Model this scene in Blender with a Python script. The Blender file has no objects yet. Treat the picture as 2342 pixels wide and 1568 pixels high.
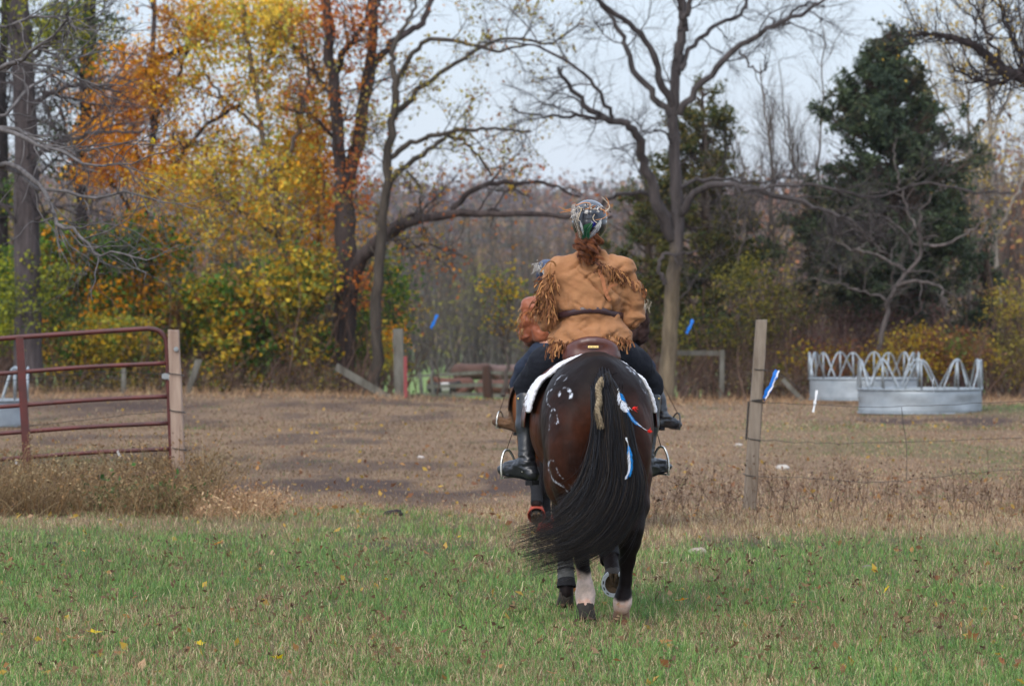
import bpy, math, random
import numpy as np

# ------------------------------------------------------------------ camera, world, sun, exposure
scn = bpy.context.scene
EYE = 1.75            # camera height
F = 10000.0           # focal length in "display" pixels of a 2342 x 1568 frame
CX, HY = 1171.0, 735.0

cam_d = bpy.data.cameras.new('camera')
cam = bpy.data.objects.new('camera', cam_d)
scn.collection.objects.link(cam)
cam.location = (0, 0, EYE)
cam.rotation_euler = (math.radians(90) - math.atan((784 - HY) / F), 0, 0)
cam_d.sensor_width = 36
cam_d.lens = 36 * F / 2342
cam_d.clip_start = 0.5
cam_d.clip_end = 6000
cam_d.dof.use_dof = True
cam_d.dof.focus_distance = 25.6
cam_d.dof.aperture_fstop = 6.2
cam_d.dof.aperture_blades = 7
scn.camera = cam

SUN_EL, SUN_AZ = 42, 205          # azimuth clockwise from +Y: behind the camera, to its left
world = bpy.data.worlds.new('World')
scn.world = world
world.use_nodes = True
wn, wl = world.node_tree.nodes, world.node_tree.links
wn.clear()
sky = wn.new('ShaderNodeTexSky')
sky.sky_type = 'NISHITA'
sky.sun_disc = False
sky.sun_elevation = math.radians(SUN_EL)
sky.sun_rotation = math.radians(SUN_AZ)
sky.dust_density = 2.0
bg1 = wn.new('ShaderNodeBackground'); bg1.inputs['Strength'].default_value = 0.05
wl.new(sky.outputs[0], bg1.inputs[0])
tc = wn.new('ShaderNodeTexCoord')
mp = wn.new('ShaderNodeMapping'); mp.inputs['Scale'].default_value = (3, 3, 14)
nz = wn.new('ShaderNodeTexNoise'); nz.inputs['Scale'].default_value = 2.0; nz.inputs['Detail'].default_value = 5
rp = wn.new('ShaderNodeValToRGB')
rp.color_ramp.elements[0].position = 0.3; rp.color_ramp.elements[0].color = (0.64, 0.73, 0.90, 1)
rp.color_ramp.elements[1].position = 0.7; rp.color_ramp.elements[1].color = (0.70, 0.78, 0.93, 1)
bg2 = wn.new('ShaderNodeBackground'); bg2.inputs['Strength'].default_value = 0.68
addn = wn.new('ShaderNodeAddShader'); wo = wn.new('ShaderNodeOutputWorld')
wl.new(tc.outputs['Generated'], mp.inputs[0]); wl.new(mp.outputs[0], nz.inputs['Vector'])
wl.new(nz.outputs[0], rp.inputs[0]); wl.new(rp.outputs[0], bg2.inputs[0])
sx_ = wn.new('ShaderNodeSeparateXYZ'); wl.new(tc.outputs['Generated'], sx_.inputs[0])   # overcast sky: brighter overhead
mr = wn.new('ShaderNodeMapRange'); mr.inputs[1].default_value = 0.08; mr.inputs[2].default_value = 1.0; mr.inputs[3].default_value = 0.64; mr.inputs[4].default_value = 1.75
wl.new(sx_.outputs[2], mr.inputs[0]); wl.new(mr.outputs[0], bg2.inputs['Strength'])
wl.new(bg1.outputs[0], addn.inputs[0]); wl.new(bg2.outputs[0], addn.inputs[1])
wl.new(addn.outputs[0], wo.inputs[0])

sd = bpy.data.lights.new('sun', 'SUN')
sd.energy = 2.0; sd.angle = math.radians(35); sd.color = (1.0, 0.95, 0.87)
sun = bpy.data.objects.new('sun', sd)
scn.collection.objects.link(sun)
# light travels from the sun's azimuth/elevation towards the scene
sun.rotation_euler = (math.radians(90 - SUN_EL), 0, math.radians(-SUN_AZ + 180))

scn.view_settings.view_transform = 'Standard'
scn.view_settings.look = 'None'
scn.view_settings.exposure = 0.30
scn.view_settings.gamma = 1.0
scn.cycles.max_bounces = 5
scn.cycles.diffuse_bounces = 2
scn.cycles.glossy_bounces = 2
scn.cycles.transmission_bounces = 3
scn.cycles.transparent_max_bounces = 6

# ------------------------------------------------------------------ helpers
RNG = np.random.default_rng(7)
A = np.array

def W(px, py, Y):
    """photo position (2342 x 1568) at distance Y -> world point"""
    return A([(px - CX) / F * Y, Y, EYE - (py - HY) / F * Y])

def C(r, g, b):
    f = lambda c: c / 12.92 if c <= 0.04045 else ((c + 0.055) / 1.055) ** 2.4
    return (f(r / 255), f(g / 255), f(b / 255))

_LAT = np.random.default_rng(99).random((64, 64, 64)).astype(np.float32)
def vnoise(x, y, z=0.0):
    x, y, z = np.broadcast_arrays(np.asarray(x, float), np.asarray(y, float), np.asarray(z, float))
    xi, yi, zi = np.floor(x).astype(int), np.floor(y).astype(int), np.floor(z).astype(int)
    fx, fy, fz = x - xi, y - yi, z - zi
    fx, fy, fz = [t * t * (3 - 2 * t) for t in (fx, fy, fz)]
    g = lambda a, b, c: _LAT[(xi + a) & 63, (yi + b) & 63, (zi + c) & 63]
    r = 0
    for a in (0, 1):
        wa = fx if a else 1 - fx
        for b in (0, 1):
            wb = fy if b else 1 - fy
            for c in (0, 1):
                r = r + wa * wb * (fz if c else 1 - fz) * g(a, b, c)
    return r
def fbm(x, y, z=0.0, o=3):
    r, a, s = 0, 0.5, 0
    for i in range(o):
        r = r + a * vnoise(x * 2 ** i + 17.3 * i, y * 2 ** i + 5.1 * i, z * 2 ** i + 9.7 * i); s += a; a *= 0.5
    return r / s
def sst(a, b, x):
    t = np.clip((x - a) / (b - a), 0, 1)
    return t * t * (3 - 2 * t)

def mesh(name, V, faces, mat=None, parent=None, col=None, smooth=True, loc=None):
    """faces: list of int arrays (M,3) / (M,4) or a list of index lists"""
    me = bpy.data.meshes.new(name)
    V = np.asarray(V, np.float32).reshape(-1, 3)
    if isinstance(faces, np.ndarray): faces = [faces]
    if len(faces) and isinstance(faces[0], np.ndarray):
        lt, ls, k = [], [], 0
        for f in faces:
            if len(f) == 0: continue
            lt.append(np.asarray(f, np.int32).ravel())
            ls.append(k + np.arange(len(f), dtype=np.int32) * f.shape[1]); k += f.size
        li, ls = np.concatenate(lt), np.concatenate(ls)
    else:
        ls = np.cumsum([0] + [len(f) for f in faces[:-1]]).astype(np.int32)
        li = np.concatenate([np.asarray(f, np.int32) for f in faces])
    me.vertices.add(len(V)); me.vertices.foreach_set('co', V.ravel())
    me.loops.add(len(li)); me.loops.foreach_set('vertex_index', li)
    me.polygons.add(len(ls)); me.polygons.foreach_set('loop_start', ls)
    me.polygons.foreach_set('use_smooth', np.full(len(ls), smooth, bool))
    me.update(calc_edges=True)
    if col is not None:
        col = np.asarray(col, np.float32)
        lu = col[:, :3].mean(1, keepdims=True); col = np.clip(np.hstack([lu + (col[:, :3] - lu) * 1.22]), 0.003, 1) * .96
        if col.shape[1] == 3: col = np.hstack([col, np.ones((len(col), 1), np.float32)])
        at = me.color_attributes.new('Col', 'FLOAT_COLOR', 'POINT')
        at.data.foreach_set('color', col.ravel())
    if mat: me.materials.append(mat)
    o = bpy.data.objects.new(name, me)
    scn.collection.objects.link(o)
    if loc is not None: o.location = tuple(loc)
    if parent is not None: o.parent = parent
    return o

def tag(o, label=None, cat=None, group=None, kind=None):
    if label: o['label'] = label
    if cat: o['category'] = cat
    if group: o['group'] = group
    if kind: o['kind'] = kind
    return o

def empty(name, loc, label=None, cat=None, group=None):
    o = bpy.data.objects.new(name, None)
    scn.collection.objects.link(o)
    o.location = tuple(float(c) for c in loc)
    o.empty_display_size = 0.2
    return tag(o, label, cat, group)

def copy_tree(o, parent=None):
    c = o.copy(); scn.collection.objects.link(c); c.parent = parent
    for ch in [x for x in scn.objects if x.parent == o]: copy_tree(ch, c)
    return c

class MB:
    """collects pieces (verts, faces, colours) for one mesh object; world coordinates, re-based on build"""
    def __init__(s): s.v, s.f4, s.f3, s.c, s.n, s.ng = [], [], [], [], 0, []
    def add(s, V, F4=None, F3=None, col=None, ng=None):
        V = np.asarray(V, float).reshape(-1, 3)
        if F4 is not None and len(F4): s.f4.append(np.asarray(F4, int).reshape(-1, 4) + s.n)
        if F3 is not None and len(F3): s.f3.append(np.asarray(F3, int).reshape(-1, 3) + s.n)
        s.v.append(V)
        s.c.append(np.broadcast_to(np.asarray(col if col is not None else (1, 1, 1), float), (len(V), 3)))
        s.n += len(V); return s
    def build(s, name, mat, parent=None, base=None, smooth=True, col=True):
        V = np.concatenate(s.v); b = np.zeros(3) if base is None else A(base, float)
        if parent is not None and base is None: b = A(parent.location)
        F = []
        if s.f4: F.append(np.concatenate(s.f4))
        if s.f3: F.append(np.concatenate(s.f3))
        return mesh(name, V - b, F, mat, parent, np.concatenate(s.c) if col else None, smooth,
                    loc=b if parent is None else None)

def frames(P):
    T = np.gradient(P, axis=1)
    T /= np.linalg.norm(T, axis=2, keepdims=True) + 1e-9
    m = P[:, -1] - P[:, 0] + 1e-6
    ax = np.eye(3)[np.argmin(np.abs(m), axis=1)]
    u = np.cross(T, ax[:, None, :]); u /= np.linalg.norm(u, axis=2, keepdims=True) + 1e-9
    return T, u, np.cross(T, u)

def tubes(P, R, S=5):
    """P (N,K,3), R (N,K) -> verts, quads"""
    P, R = np.asarray(P, float), np.asarray(R, float)
    if P.ndim == 2: P, R = P[None], R[None]
    N, K, _ = P.shape
    T, u, v = frames(P)
    a = np.arange(S) * 2 * math.pi / S
    V = P[:, :, None] + R[:, :, None, None] * (np.cos(a)[:, None] * u[:, :, None] + np.sin(a)[:, None] * v[:, :, None])
    i = np.arange(N)[:, None, None] * K * S + np.arange(K - 1)[None, :, None] * S
    j = np.arange(S)[None, None, :]; j2 = (j + 1) % S
    Q = np.stack([i + j, i + j2, i + S + j2, i + S + j], -1).reshape(-1, 4)
    return V.reshape(-1, 3), Q

def ribbons(P, Wd, nrm=None, roll=None):
    P, Wd = np.asarray(P, float), np.asarray(Wd, float)
    if P.ndim == 2: P, Wd = P[None], Wd[None]
    N, K, _ = P.shape
    T, u, v = frames(P)
    if nrm is not None:
        u = np.cross(T, np.broadcast_to(A(nrm, float), T.shape)); u /= np.linalg.norm(u, axis=2, keepdims=True) + 1e-9
    elif roll is not None:
        r = np.asarray(roll)[:, None, None] if np.ndim(roll) == 1 else np.asarray(roll)[:, :, None]
        u = u * np.cos(r) + v * np.sin(r)
    V = np.stack([P - u * Wd[..., None] / 2, P + u * Wd[..., None] / 2], 2).reshape(-1, 3)
    i = (np.arange(N)[:, None] * K + np.arange(K - 1)[None]).reshape(-1) * 2
    return V, np.stack([i, i + 1, i + 3, i + 2], -1)

def spline(pts, K):
    """Catmull-Rom through pts (n, d), resampled to K points"""
    p = np.asarray(pts, float)
    if len(p) == 2: return p[0] + (p[1] - p[0]) * np.linspace(0, 1, K)[:, None]
    q = np.vstack([2 * p[0] - p[1], p, 2 * p[-1] - p[-2]])
    t = np.linspace(0, len(p) - 1 - 1e-9, K); i = t.astype(int); f = (t - i)[:, None]
    a, b, c, d = q[i], q[i + 1], q[i + 2], q[i + 3]
    return 0.5 * (2 * b + (c - a) * f + (2 * a - 5 * b + 4 * c - d) * f ** 2 + (3 * b - a - 3 * c + d) * f ** 3)

def tube1(mb, pts, r, S=10, K=None, col=None, caps=True):
    K = K or max(2, len(pts) * 5 if len(pts) > 2 else 2)
    P = spline(pts, K)
    rr = np.interp(np.linspace(0, 1, K), np.linspace(0, 1, len(np.atleast_1d(r))), np.atleast_1d(r)) if np.ndim(r) else np.full(K, r)
    V, Q = tubes(P, rr, S)
    F3 = []
    if caps:
        n = len(V); V = np.vstack([V, P[0], P[-1]])
        for j in range(S):
            F3.append([n, (j + 1) % S, j]); F3.append([n + 1, n - S + j, n - S + (j + 1) % S])
    mb.add(V, Q, F3, col)

def box(mb, c, s, R=None, col=None, jit=0):
    c = A(c, float); h = A(s, float) / 2
    V = A([[x, y, z] for x in (-1, 1) for y in (-1, 1) for z in (-1, 1)], float) * h
    if jit: V += RNG.normal(0, jit, V.shape)
    if R is not None: V = V @ np.asarray(R).T
    mb.add(V + c, [[0, 1, 3, 2], [4, 6, 7, 5], [0, 4, 5, 1], [2, 3, 7, 6], [0, 2, 6, 4], [1, 5, 7, 3]], col=col)

def rot(ax, a):
    c, s = math.cos(a), math.sin(a)
    return {'x': A([[1, 0, 0], [0, c, -s], [0, s, c]]), 'y': A([[c, 0, s], [0, 1, 0], [-s, 0, c]]), 'z': A([[c, -s, 0], [s, c, 0], [0, 0, 1]])}[ax]

# ------------------------------------------------------------------ materials
def mat(name, base=(0.5, 0.5, 0.5), rough=0.8, vcol=False, var=0.0, vscale=8.0, bump=0.0, bscale=60.0, metal=0.0,
        spec=0.3, sheen=0.0, transl=0.0, base2=None, stretch=(1, 1, 1), coat=0.0, bdist=0.01, detail=4.0):
    m = bpy.data.materials.new(name); m.use_nodes = True
    n, l = m.node_tree.nodes, m.node_tree.links
    b = n['Principled BSDF']; out = n['Material Output']
    b.inputs['Roughness'].default_value = rough
    b.inputs['Metallic'].default_value = metal
    b.inputs['Specular IOR Level'].default_value = spec
    b.inputs['Sheen Weight'].default_value = sheen
    b.inputs['Coat Weight'].default_value = coat
    tcn = n.new('ShaderNodeTexCoord'); mpp = n.new('ShaderNodeMapping'); mpp.inputs['Scale'].default_value = stretch
    l.new(tcn.outputs['Object'], mpp.inputs[0])
    if vcol:
        at = n.new('ShaderNodeVertexColor'); at.layer_name = 'Col'; src = at.outputs['Color']
    else:
        rg = n.new('ShaderNodeRGB'); rg.outputs[0].default_value = (*base, 1); src = rg.outputs[0]
    if var or base2 is not None:
        t = n.new('ShaderNodeTexNoise'); t.inputs['Scale'].default_value = vscale; t.inputs['Detail'].default_value = detail
        t.inputs['Roughness'].default_value = 0.65
        l.new(mpp.outputs[0], t.inputs['Vector'])
        r = n.new('ShaderNodeValToRGB'); r.color_ramp.elements[0].position = 0.32; r.color_ramp.elements[1].position = 0.68
        l.new(t.outputs[0], r.inputs[0])
        mx = n.new('ShaderNodeMix'); mx.data_type = 'RGBA'
        if base2 is not None:
            l.new(r.outputs[0], mx.inputs[0]); l.new(src, mx.inputs[6]); mx.inputs[7].default_value = (*base2, 1)
        else:
            mx.blend_type = 'MULTIPLY'; mx.inputs[0].default_value = 1.0
            r.color_ramp.elements[0].color = (1 - var,) * 3 + (1,); r.color_ramp.elements[1].color = (1 + var * 0.6,) * 3 + (1,)
            l.new(src, mx.inputs[6]); l.new(r.outputs[0], mx.inputs[7])
        src = mx.outputs[2]
    l.new(src, b.inputs['Base Color'])
    if bump:
        t2 = n.new('ShaderNodeTexNoise'); t2.inputs['Scale'].default_value = bscale; t2.inputs['Detail'].default_value = 5
        l.new(mpp.outputs[0], t2.inputs['Vector'])
        bn = n.new('ShaderNodeBump'); bn.inputs['Strength'].default_value = bump; bn.inputs['Distance'].default_value = bdist
        l.new(t2.outputs[0], bn.inputs['Height']); l.new(bn.outputs[0], b.inputs['Normal'])
    if transl:
        tr = n.new('ShaderNodeBsdfTranslucent'); l.new(src, tr.inputs[0])
        ms = n.new('ShaderNodeMixShader'); ms.inputs[0].default_value = transl
        l.new(b.outputs[0], ms.inputs[1]); l.new(tr.outputs[0], ms.inputs[2]); l.new(ms.outputs[0], out.inputs['Surface'])
    return m

M_leaf = mat('leaf', vcol=True, rough=0.6, transl=0.4)
M_bark = mat('bark', vcol=True, rough=0.95, var=0.55, vscale=7, bump=1.0, bscale=14, stretch=(1, 1, 0.18), bdist=0.04)
M_twig = M_bark
M_grass = mat('grass_blades', vcol=True, rough=0.7, transl=0.25)

# ------------------------------------------------------------------ ground
def ground_h(x, y):
    x, y = np.asarray(x, float), np.asarray(y, float)
    h = 0.035 * (fbm(x * 0.5 + 3, y * 0.5, 0.3) - 0.5) + 0.05 * (fbm(x * 0.11, y * 0.11, 2.3) - 0.5)
    px = CX + F * x / np.maximum(y, 5)
    left = 1 - sst(650, 1150, px)                       # low brow on the left, falling to the right
    h = h + left * (0.17 * sst(75, 98, y)) - (1 - left) * 0.22 * sst(92, 118, y)* sst(1900, 1400, px)
    mound = 0.12 * np.exp(-((x - 10.3) / 2.6) ** 2 - ((y - 84) / 5) ** 2)   # trodden bank under the feeders
    h = h + mound
    h = h - 0.66 * sst(104, 132, y)
    far = sst(420, 900, y)
    h = h + far * (17 + 9 * fbm(x * 0.006 + 4, y * 0.004, 1.1) + 4 * np.clip(-x / 200, -1, 1))
    return h

u = np.linspace(-1, 1, 241)
us = np.sign(u) * (0.22 * np.abs(u) + 0.78 * np.abs(u) ** 3)
ys = np.concatenate([np.linspace(-80, 10, 10), np.linspace(14, 60, 160), np.linspace(60.6, 140, 130), 140 + np.cumsum(np.linspace(1.2, 40, 90))])
Yg = np.repeat(ys[:, None], len(u), 1)
Xg = us[None] * (60 + 0.9 * np.abs(Yg))
Vg = np.stack([Xg, Yg, ground_h(Xg, Yg)], -1).reshape(-1, 3)
ni, nj = Yg.shape
ii = (np.arange(ni - 1)[:, None] * nj + np.arange(nj - 1)[None]).reshape(-1)
Qg = np.stack([ii, ii + 1, ii + nj + 1, ii + nj], -1)

def cover(x, y):
    """what grows where: returns green, dry, mud weights (0..1)"""
    n1 = fbm(x * 0.55, y * 0.22, 5.0, 4); n2 = fbm(x * 1.7 + 9, y * 0.8, 1.0, 3)
    px = CX + F * x / np.maximum(y, 5)
    edge = 38.5 - 4.5 * sst(950, 1300, px) + 1.0 * sst(1700, 2300, px) + 9 * (n1 - 0.5)
    green = sst(edge + 1.5, edge - 2.5, y) * (0.58 + 0.50 * sst(0.40, 0.58, n1 * 0.4 + n2 * 0.6))
    green = green + 0.75 * sst(0.64, 0.74, n2 * 0.5 + fbm(x * .8, y * .35, 8.8) * 0.5) * sst(30, 45, y) * (1 - sst(85, 95, y))
    green = np.maximum(green, sst(108, 116, y) * (1 - sst(380, 430, y)))
    green = np.maximum(green, .38 * sst(2.5, 5, x) * sst(41, 46, y) * (1 - sst(70, 80, y)) * sst(.42, .6, n1))
    # green rim round the feeders and a rank patch behind the gate
    green = np.maximum(green, 0.9 * np.exp(-((x - 9.7) / 2.6) ** 2 - ((y - 84) / 4.5) ** 2))
    green = np.maximum(green, 0.8 * np.exp(-((x + 5.8) / 1.6) ** 2 - ((y - 55) / 4) ** 2) * sst(0.4, 0.55, n2 + 0.1))
    n5 = fbm(x * 1.5 + 2, y * .30, 6., 4)
    mud = np.exp(-((x + 1.0) / 2.0) ** 2 - ((y - 48) / 5.5) ** 2) * sst(0.36, 0.56, n5) * 1.5
    mud = np.maximum(mud, .75 * sst(.50, .62, n5) * sst(37, 44, y) * (1 - sst(95, 104, y)) * sst(3, 0, x))
    mud = np.maximum(mud, 0.95 * 1.2 * np.exp(-((x + 7.4) / 2.3) ** 2 - ((y - 86) / 5) ** 2) * sst(0.3, 0.46, n5))
    mud = np.maximum(mud, 1.3 * np.exp(-((x - 8.3) / 2.6) ** 4 - ((y - 76.0) / 3.4) ** 2) * sst(0.30, 0.46, n5))
    mud = np.maximum(mud, 0.8 * np.exp(-((x + 0.9) / 0.9) ** 2 - ((y - 34.6) / 1.3) ** 2) * sst(0.35, 0.55, n2))
    mud = np.maximum(mud, 0.55 * np.exp(-((x - 1.6) / 1.6) ** 2 - ((y - 34.6) / 1.0) ** 2) * sst(0.4, 0.55, n2))
    return np.clip(green, 0, 1), 1 - np.clip(green, 0, 1), np.clip(mud, 0, 1)

g_, d_, m_ = cover(Vg[:, 0], Vg[:, 1])
pas = (sst(125, 135, Vg[:, 1]) * (1 - sst(230, 260, Vg[:, 1])))[:, None]
cg = (g_[:, None] * A([0.080, 0.085, 0.042]) + d_[:, None] * A([0.195, 0.137, 0.095])) * (1 - m_[:, None]) + m_[:, None] * A([0.070, 0.050, 0.042])
Mg = mat('soil_and_turf', vcol=True, rough=1.0, var=0.45, vscale=9.0, bump=1.0, bscale=16, bdist=0.05, spec=0.1, detail=8)
cg = cg * (1 - pas) + pas * A([0.17, 0.22, 0.095])
ground = mesh('ground', Vg, Qg, Mg, col=cg)
tag(ground, kind='structure')

# grass: individual blades, densest near the camera
def blades(n, row0, row1, hmin, hmax, wd, seed, xr=0.15, keep=None, lean=0.8):
    r = np.random.default_rng(seed)
    row = r.uniform(row0, row1, n); y = F * EYE / (row - HY)
    x = r.uniform(-xr, xr, n) * y
    # tufts: pull a share of the blades towards tuft centres
    cell = 0.16
    tx = (np.floor(x / cell) + 0.5 + 0.4 * np.sin(np.floor(y / cell) * 12.9 + np.floor(x / cell) * 7.1)) * cell
    ty = (np.floor(y / cell) + 0.5 + 0.4 * np.sin(np.floor(x / cell) * 3.7 + np.floor(y / cell) * 5.3)) * cell
    pull = r.uniform(0, 0.7, n) * (r.random(n) < 0.6)
    x, y = x + (tx - x) * pull, y + (ty - y) * pull
    g, d, m = cover(x, y)
    tuft = fbm(x * 2.6, y * 2.6, 3.3, 2)
    ok = r.random(n) > m * 0.85
    ok &= r.random(n) < 0.45 + 0.9 * tuft
    if keep is not None: ok &= keep(x, y, r)
    x, y, g, tuft = x[ok], y[ok], g[ok], tuft[ok]; n = len(x)
    gr = r.random(n) < (0.05 + 0.80 * g * np.where(y < 40, 1, 0.9)) * (0.55 + 0.7 * tuft)
    h = r.uniform(hmin, hmax, n) * (0.45 + 1.1 * tuft) * np.where(gr, 1.0, 0.95)
    a = r.uniform(0, 2 * math.pi, n); ln = h * r.uniform(0.1, 1.0, n) * lean * 1.6
    dirx, diry = np.cos(a), np.sin(a)
    b = r.uniform(0, 2 * math.pi, n); w = wd * r.uniform(0.6, 1.4, n) * np.maximum(1, y / 45)
    sx, sy = np.cos(b) * w / 2, np.sin(b) * w / 2
    z = ground_h(x, y) - 0.004
    P0 = np.stack([x, y, z], -1); S = np.stack([sx, sy, 0 * sx], -1)
    M1 = P0 + np.stack([dirx * ln * 0.35, diry * ln * 0.35, h * 0.6], -1)
    T1 = P0 + np.stack([dirx * ln, diry * ln, h * np.clip(1 - 0.45 * ln / h, 0.4, 1)], -1)
    V = np.stack([P0 - S, P0 + S, M1 - S * 0.75, M1 + S * 0.75, T1], 1).reshape(-1, 3)
    i = np.arange(n) * 5
    Q = np.stack([i, i + 1, i + 3, i + 2], -1); T3 = np.stack([i + 2, i + 3, i + 4], -1)
    pg = A([[0.125, 0.205, 0.062], [0.160, 0.255, 0.080], [0.095, 0.175, 0.065], [0.225, 0.275, 0.110], [0.135, 0.235, 0.080]])
    pd = A([[0.42, 0.305, 0.200], [0.54, 0.43, 0.29], [0.31, 0.205, 0.132], [0.20, 0.120, 0.080], [0.39, 0.260, 0.170]])
    nearc = (y < 40)[:, None]
    cd = pd[r.integers(0, 5, n)]; cgreen = pg[r.integers(0, 5, n)]
    cd = np.where(nearc & ~(cd[:, :1] > 1), cd * A([0.92, 0.98, 0.95]), cd)
    c = np.where(gr[:, None], cgreen, cd) * r.uniform(0.75, 1.25, (n, 1)) * (0.8 + 0.4 * fbm(x * .7, y * .5, 7.)[:, None])
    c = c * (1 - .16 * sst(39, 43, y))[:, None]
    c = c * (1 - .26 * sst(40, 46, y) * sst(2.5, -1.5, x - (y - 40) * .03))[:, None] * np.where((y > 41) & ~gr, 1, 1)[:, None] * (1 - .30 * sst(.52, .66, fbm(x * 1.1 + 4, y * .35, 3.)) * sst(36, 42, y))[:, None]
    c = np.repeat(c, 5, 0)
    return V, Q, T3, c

mb = MB()
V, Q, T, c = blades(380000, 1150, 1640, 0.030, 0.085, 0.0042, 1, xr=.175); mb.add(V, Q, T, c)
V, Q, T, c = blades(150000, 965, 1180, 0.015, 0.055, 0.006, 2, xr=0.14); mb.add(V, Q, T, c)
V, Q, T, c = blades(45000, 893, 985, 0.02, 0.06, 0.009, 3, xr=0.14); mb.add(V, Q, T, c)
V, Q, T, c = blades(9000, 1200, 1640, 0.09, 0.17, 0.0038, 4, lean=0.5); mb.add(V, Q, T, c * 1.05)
tag(mb.build('grass', M_grass), 'short mixed green and straw coloured grass over the field', 'grass', kind='stuff')
# ------------------------------------------------------------------ fence posts, gate, wires
M_post = mat('weathered_post', base=C(136, 125, 112), base2=C(98, 86, 74), rough=0.95, vscale=14, stretch=(1, 1, 0.12), bump=0.7, bscale=30, bdist=0.02)
M_post2 = mat('pale_post', base=C(160, 140, 125), base2=C(130, 108, 95), rough=0.95, vscale=10, stretch=(1, 1, 0.12), bump=0.5, bscale=30, bdist=0.02)
M_oldwood = mat('old_grey_wood', base=C(112, 110, 102), base2=C(76, 72, 64), rough=0.95, vscale=6, stretch=(1, 1, 0.3), bump=0.5, bscale=20)
M_gate = mat('rusty_gate_paint', base=C(92, 38, 34), base2=C(62, 32, 30), rough=0.5, vscale=5, bump=0.2, bscale=60, spec=0.4)
M_wire = mat('rusty_wire', base=C(70, 66, 62), rough=0.6, metal=0.3)
M_galv = mat('galvanised_steel', base=C(160, 168, 174), base2=C(132, 141, 148), rough=0.45, vscale=2.2, metal=0.25, spec=0.5, bump=0.2, bscale=7, bdist=0.03)
M_galvt = mat('galvanised_tube', base=C(158, 166, 172), base2=C(124, 132, 136), rough=0.42, vscale=9, metal=0.35, spec=0.5)
M_bolt = mat('zinc_bolt', base=C(165, 168, 170), rough=0.35, metal=0.9)
M_blue = mat('blue_ribbon', base=C(20, 110, 200), rough=0.5, transl=0.2)
M_white = mat('white_ribbon', base=C(226, 228, 230), rough=0.6, transl=0.2)
M_red = mat('red_thread', base=C(222, 40, 30), rough=0.6)

def post(name, top, bot, w, Y, m, label, cat='post', dep=None, wave=0.004):
    """a squared timber from photo position top to bot, w in photo pixels"""
    T_, B_ = W(*top, Y), W(*bot, Y)
    B_[2] = ground_h(B_[0], B_[1]) - 0.12
    base = A([B_[0], Y, ground_h(B_[0], B_[1])])
    w0, w1 = [q / F * Y / 2 for q in (w if np.ndim(w) else (w, w))]
    K = 12; V = []; t = np.linspace(0, 1, K)
    for i in range(K):
        c = B_ + (T_ - B_) * t[i]; h = w1 + (w0 - w1) * t[i]; d = h if dep is None else dep
        b = 0.16 * h
        ring = [(-h + b, -d), (h - b, -d), (h, -d + b), (h, d - b), (h - b, d), (-h + b, d), (-h, d - b), (-h, -d + b)]
        for x, y in ring:
            V.append([c[0] + x + RNG.normal(0, wave / 3), c[1] + y + RNG.normal(0, wave / 3), c[2] + (RNG.normal(0, wave) if i == K - 1 else 0)])
    Q = [[i * 8 + j, i * 8 + (j + 1) % 8, (i + 1) * 8 + (j + 1) % 8, (i + 1) * 8 + j] for i in range(K - 1) for j in range(8)]
    o = mesh(name, A(V) - base, [list(q) for q in Q] + [list(range((K - 1) * 8, K * 8))], m, smooth=False, loc=base)
    return tag(o, label, cat)

YG = 42.0
gp = post('gate_post', (397, 755), (413, 1150), (25, 32), YG, M_post2, 'pale squared timber post at the open end of the red tube gate', 'post')
for (bx, by) in ((404, 798), (412, 1071)):
    p = W(bx, by, YG) - A([0, 0.062, 0]) - A(gp.location)
    mb = MB()
    V, Q = tubes(A([[p + A([0, 0.0, 0]), p - A([0, .012, 0])], [p - A([0, .012, 0]), p - A([0, .03, 0])]]), A([[.024, .024], [.011, .011]]), 10)
    mb.add(V, Q); mb.add([p - A([0, .0125, 0])] + [p + A([math.cos(a) * .024, -.0125, math.sin(a) * .024]) for a in np.arange(10) * .6283], F3=[[0, i + 1, (i + 1) % 10 + 1] for i in range(10)])
    mb.add([p - A([0, .03, 0])] + [p + A([math.cos(a) * .011, -.03, math.sin(a) * .011]) for a in np.arange(10) * .6283], F3=[[0, i + 1, (i + 1) % 10 + 1] for i in range(10)])
    mb.build('bolt', M_bolt, gp, base=(0, 0, 0), col=False)

gate = empty('tube_gate', A([W(-330, 1100, YG)[0], YG, 0.0]), 'dark red rusty metal tube gate with six rails beside the pale post', 'gate')
def gpt(x, y): return W(x, y, YG)
sl = -26 / 360.0
mb = MB()
fr = [(-330, 797), (0, 774), (200, 760), (340, 751), (362, 756), (377, 772), (382, 790), (386, 900), (390, 1000), (394, 1085)]
P = np.vstack([spline([gpt(*q) for q in fr[:4]], 8), spline([gpt(*q) for q in fr[3:7]], 12)[1:], spline([gpt(*q) for q in fr[6:]], 6)[1:]])
V, Q = tubes(P, np.full(len(P), 0.024), 12); mb.add(V, Q)
tube1(mb, [gpt(394, 1080), gpt(200, 1092), gpt(0, 1107), gpt(-310, 1130)], 0.021, 10)
tube1(mb, [gpt(-330, 797), gpt(-310, 1130)], 0.021, 10)
mb.build('frame', M_gate, gate, col=False)
for yr in (830, 906, 967, 1026):
    mb = MB(); xr_ = 382 + (yr - 790) * 0.04
    tube1(mb, [gpt(xr_, yr), gpt(200, yr + 9), gpt(0, yr + 24), gpt(-318, yr + 48)], 0.021, 10)
    mb.build('rail', M_gate, gate, col=False)
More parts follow.
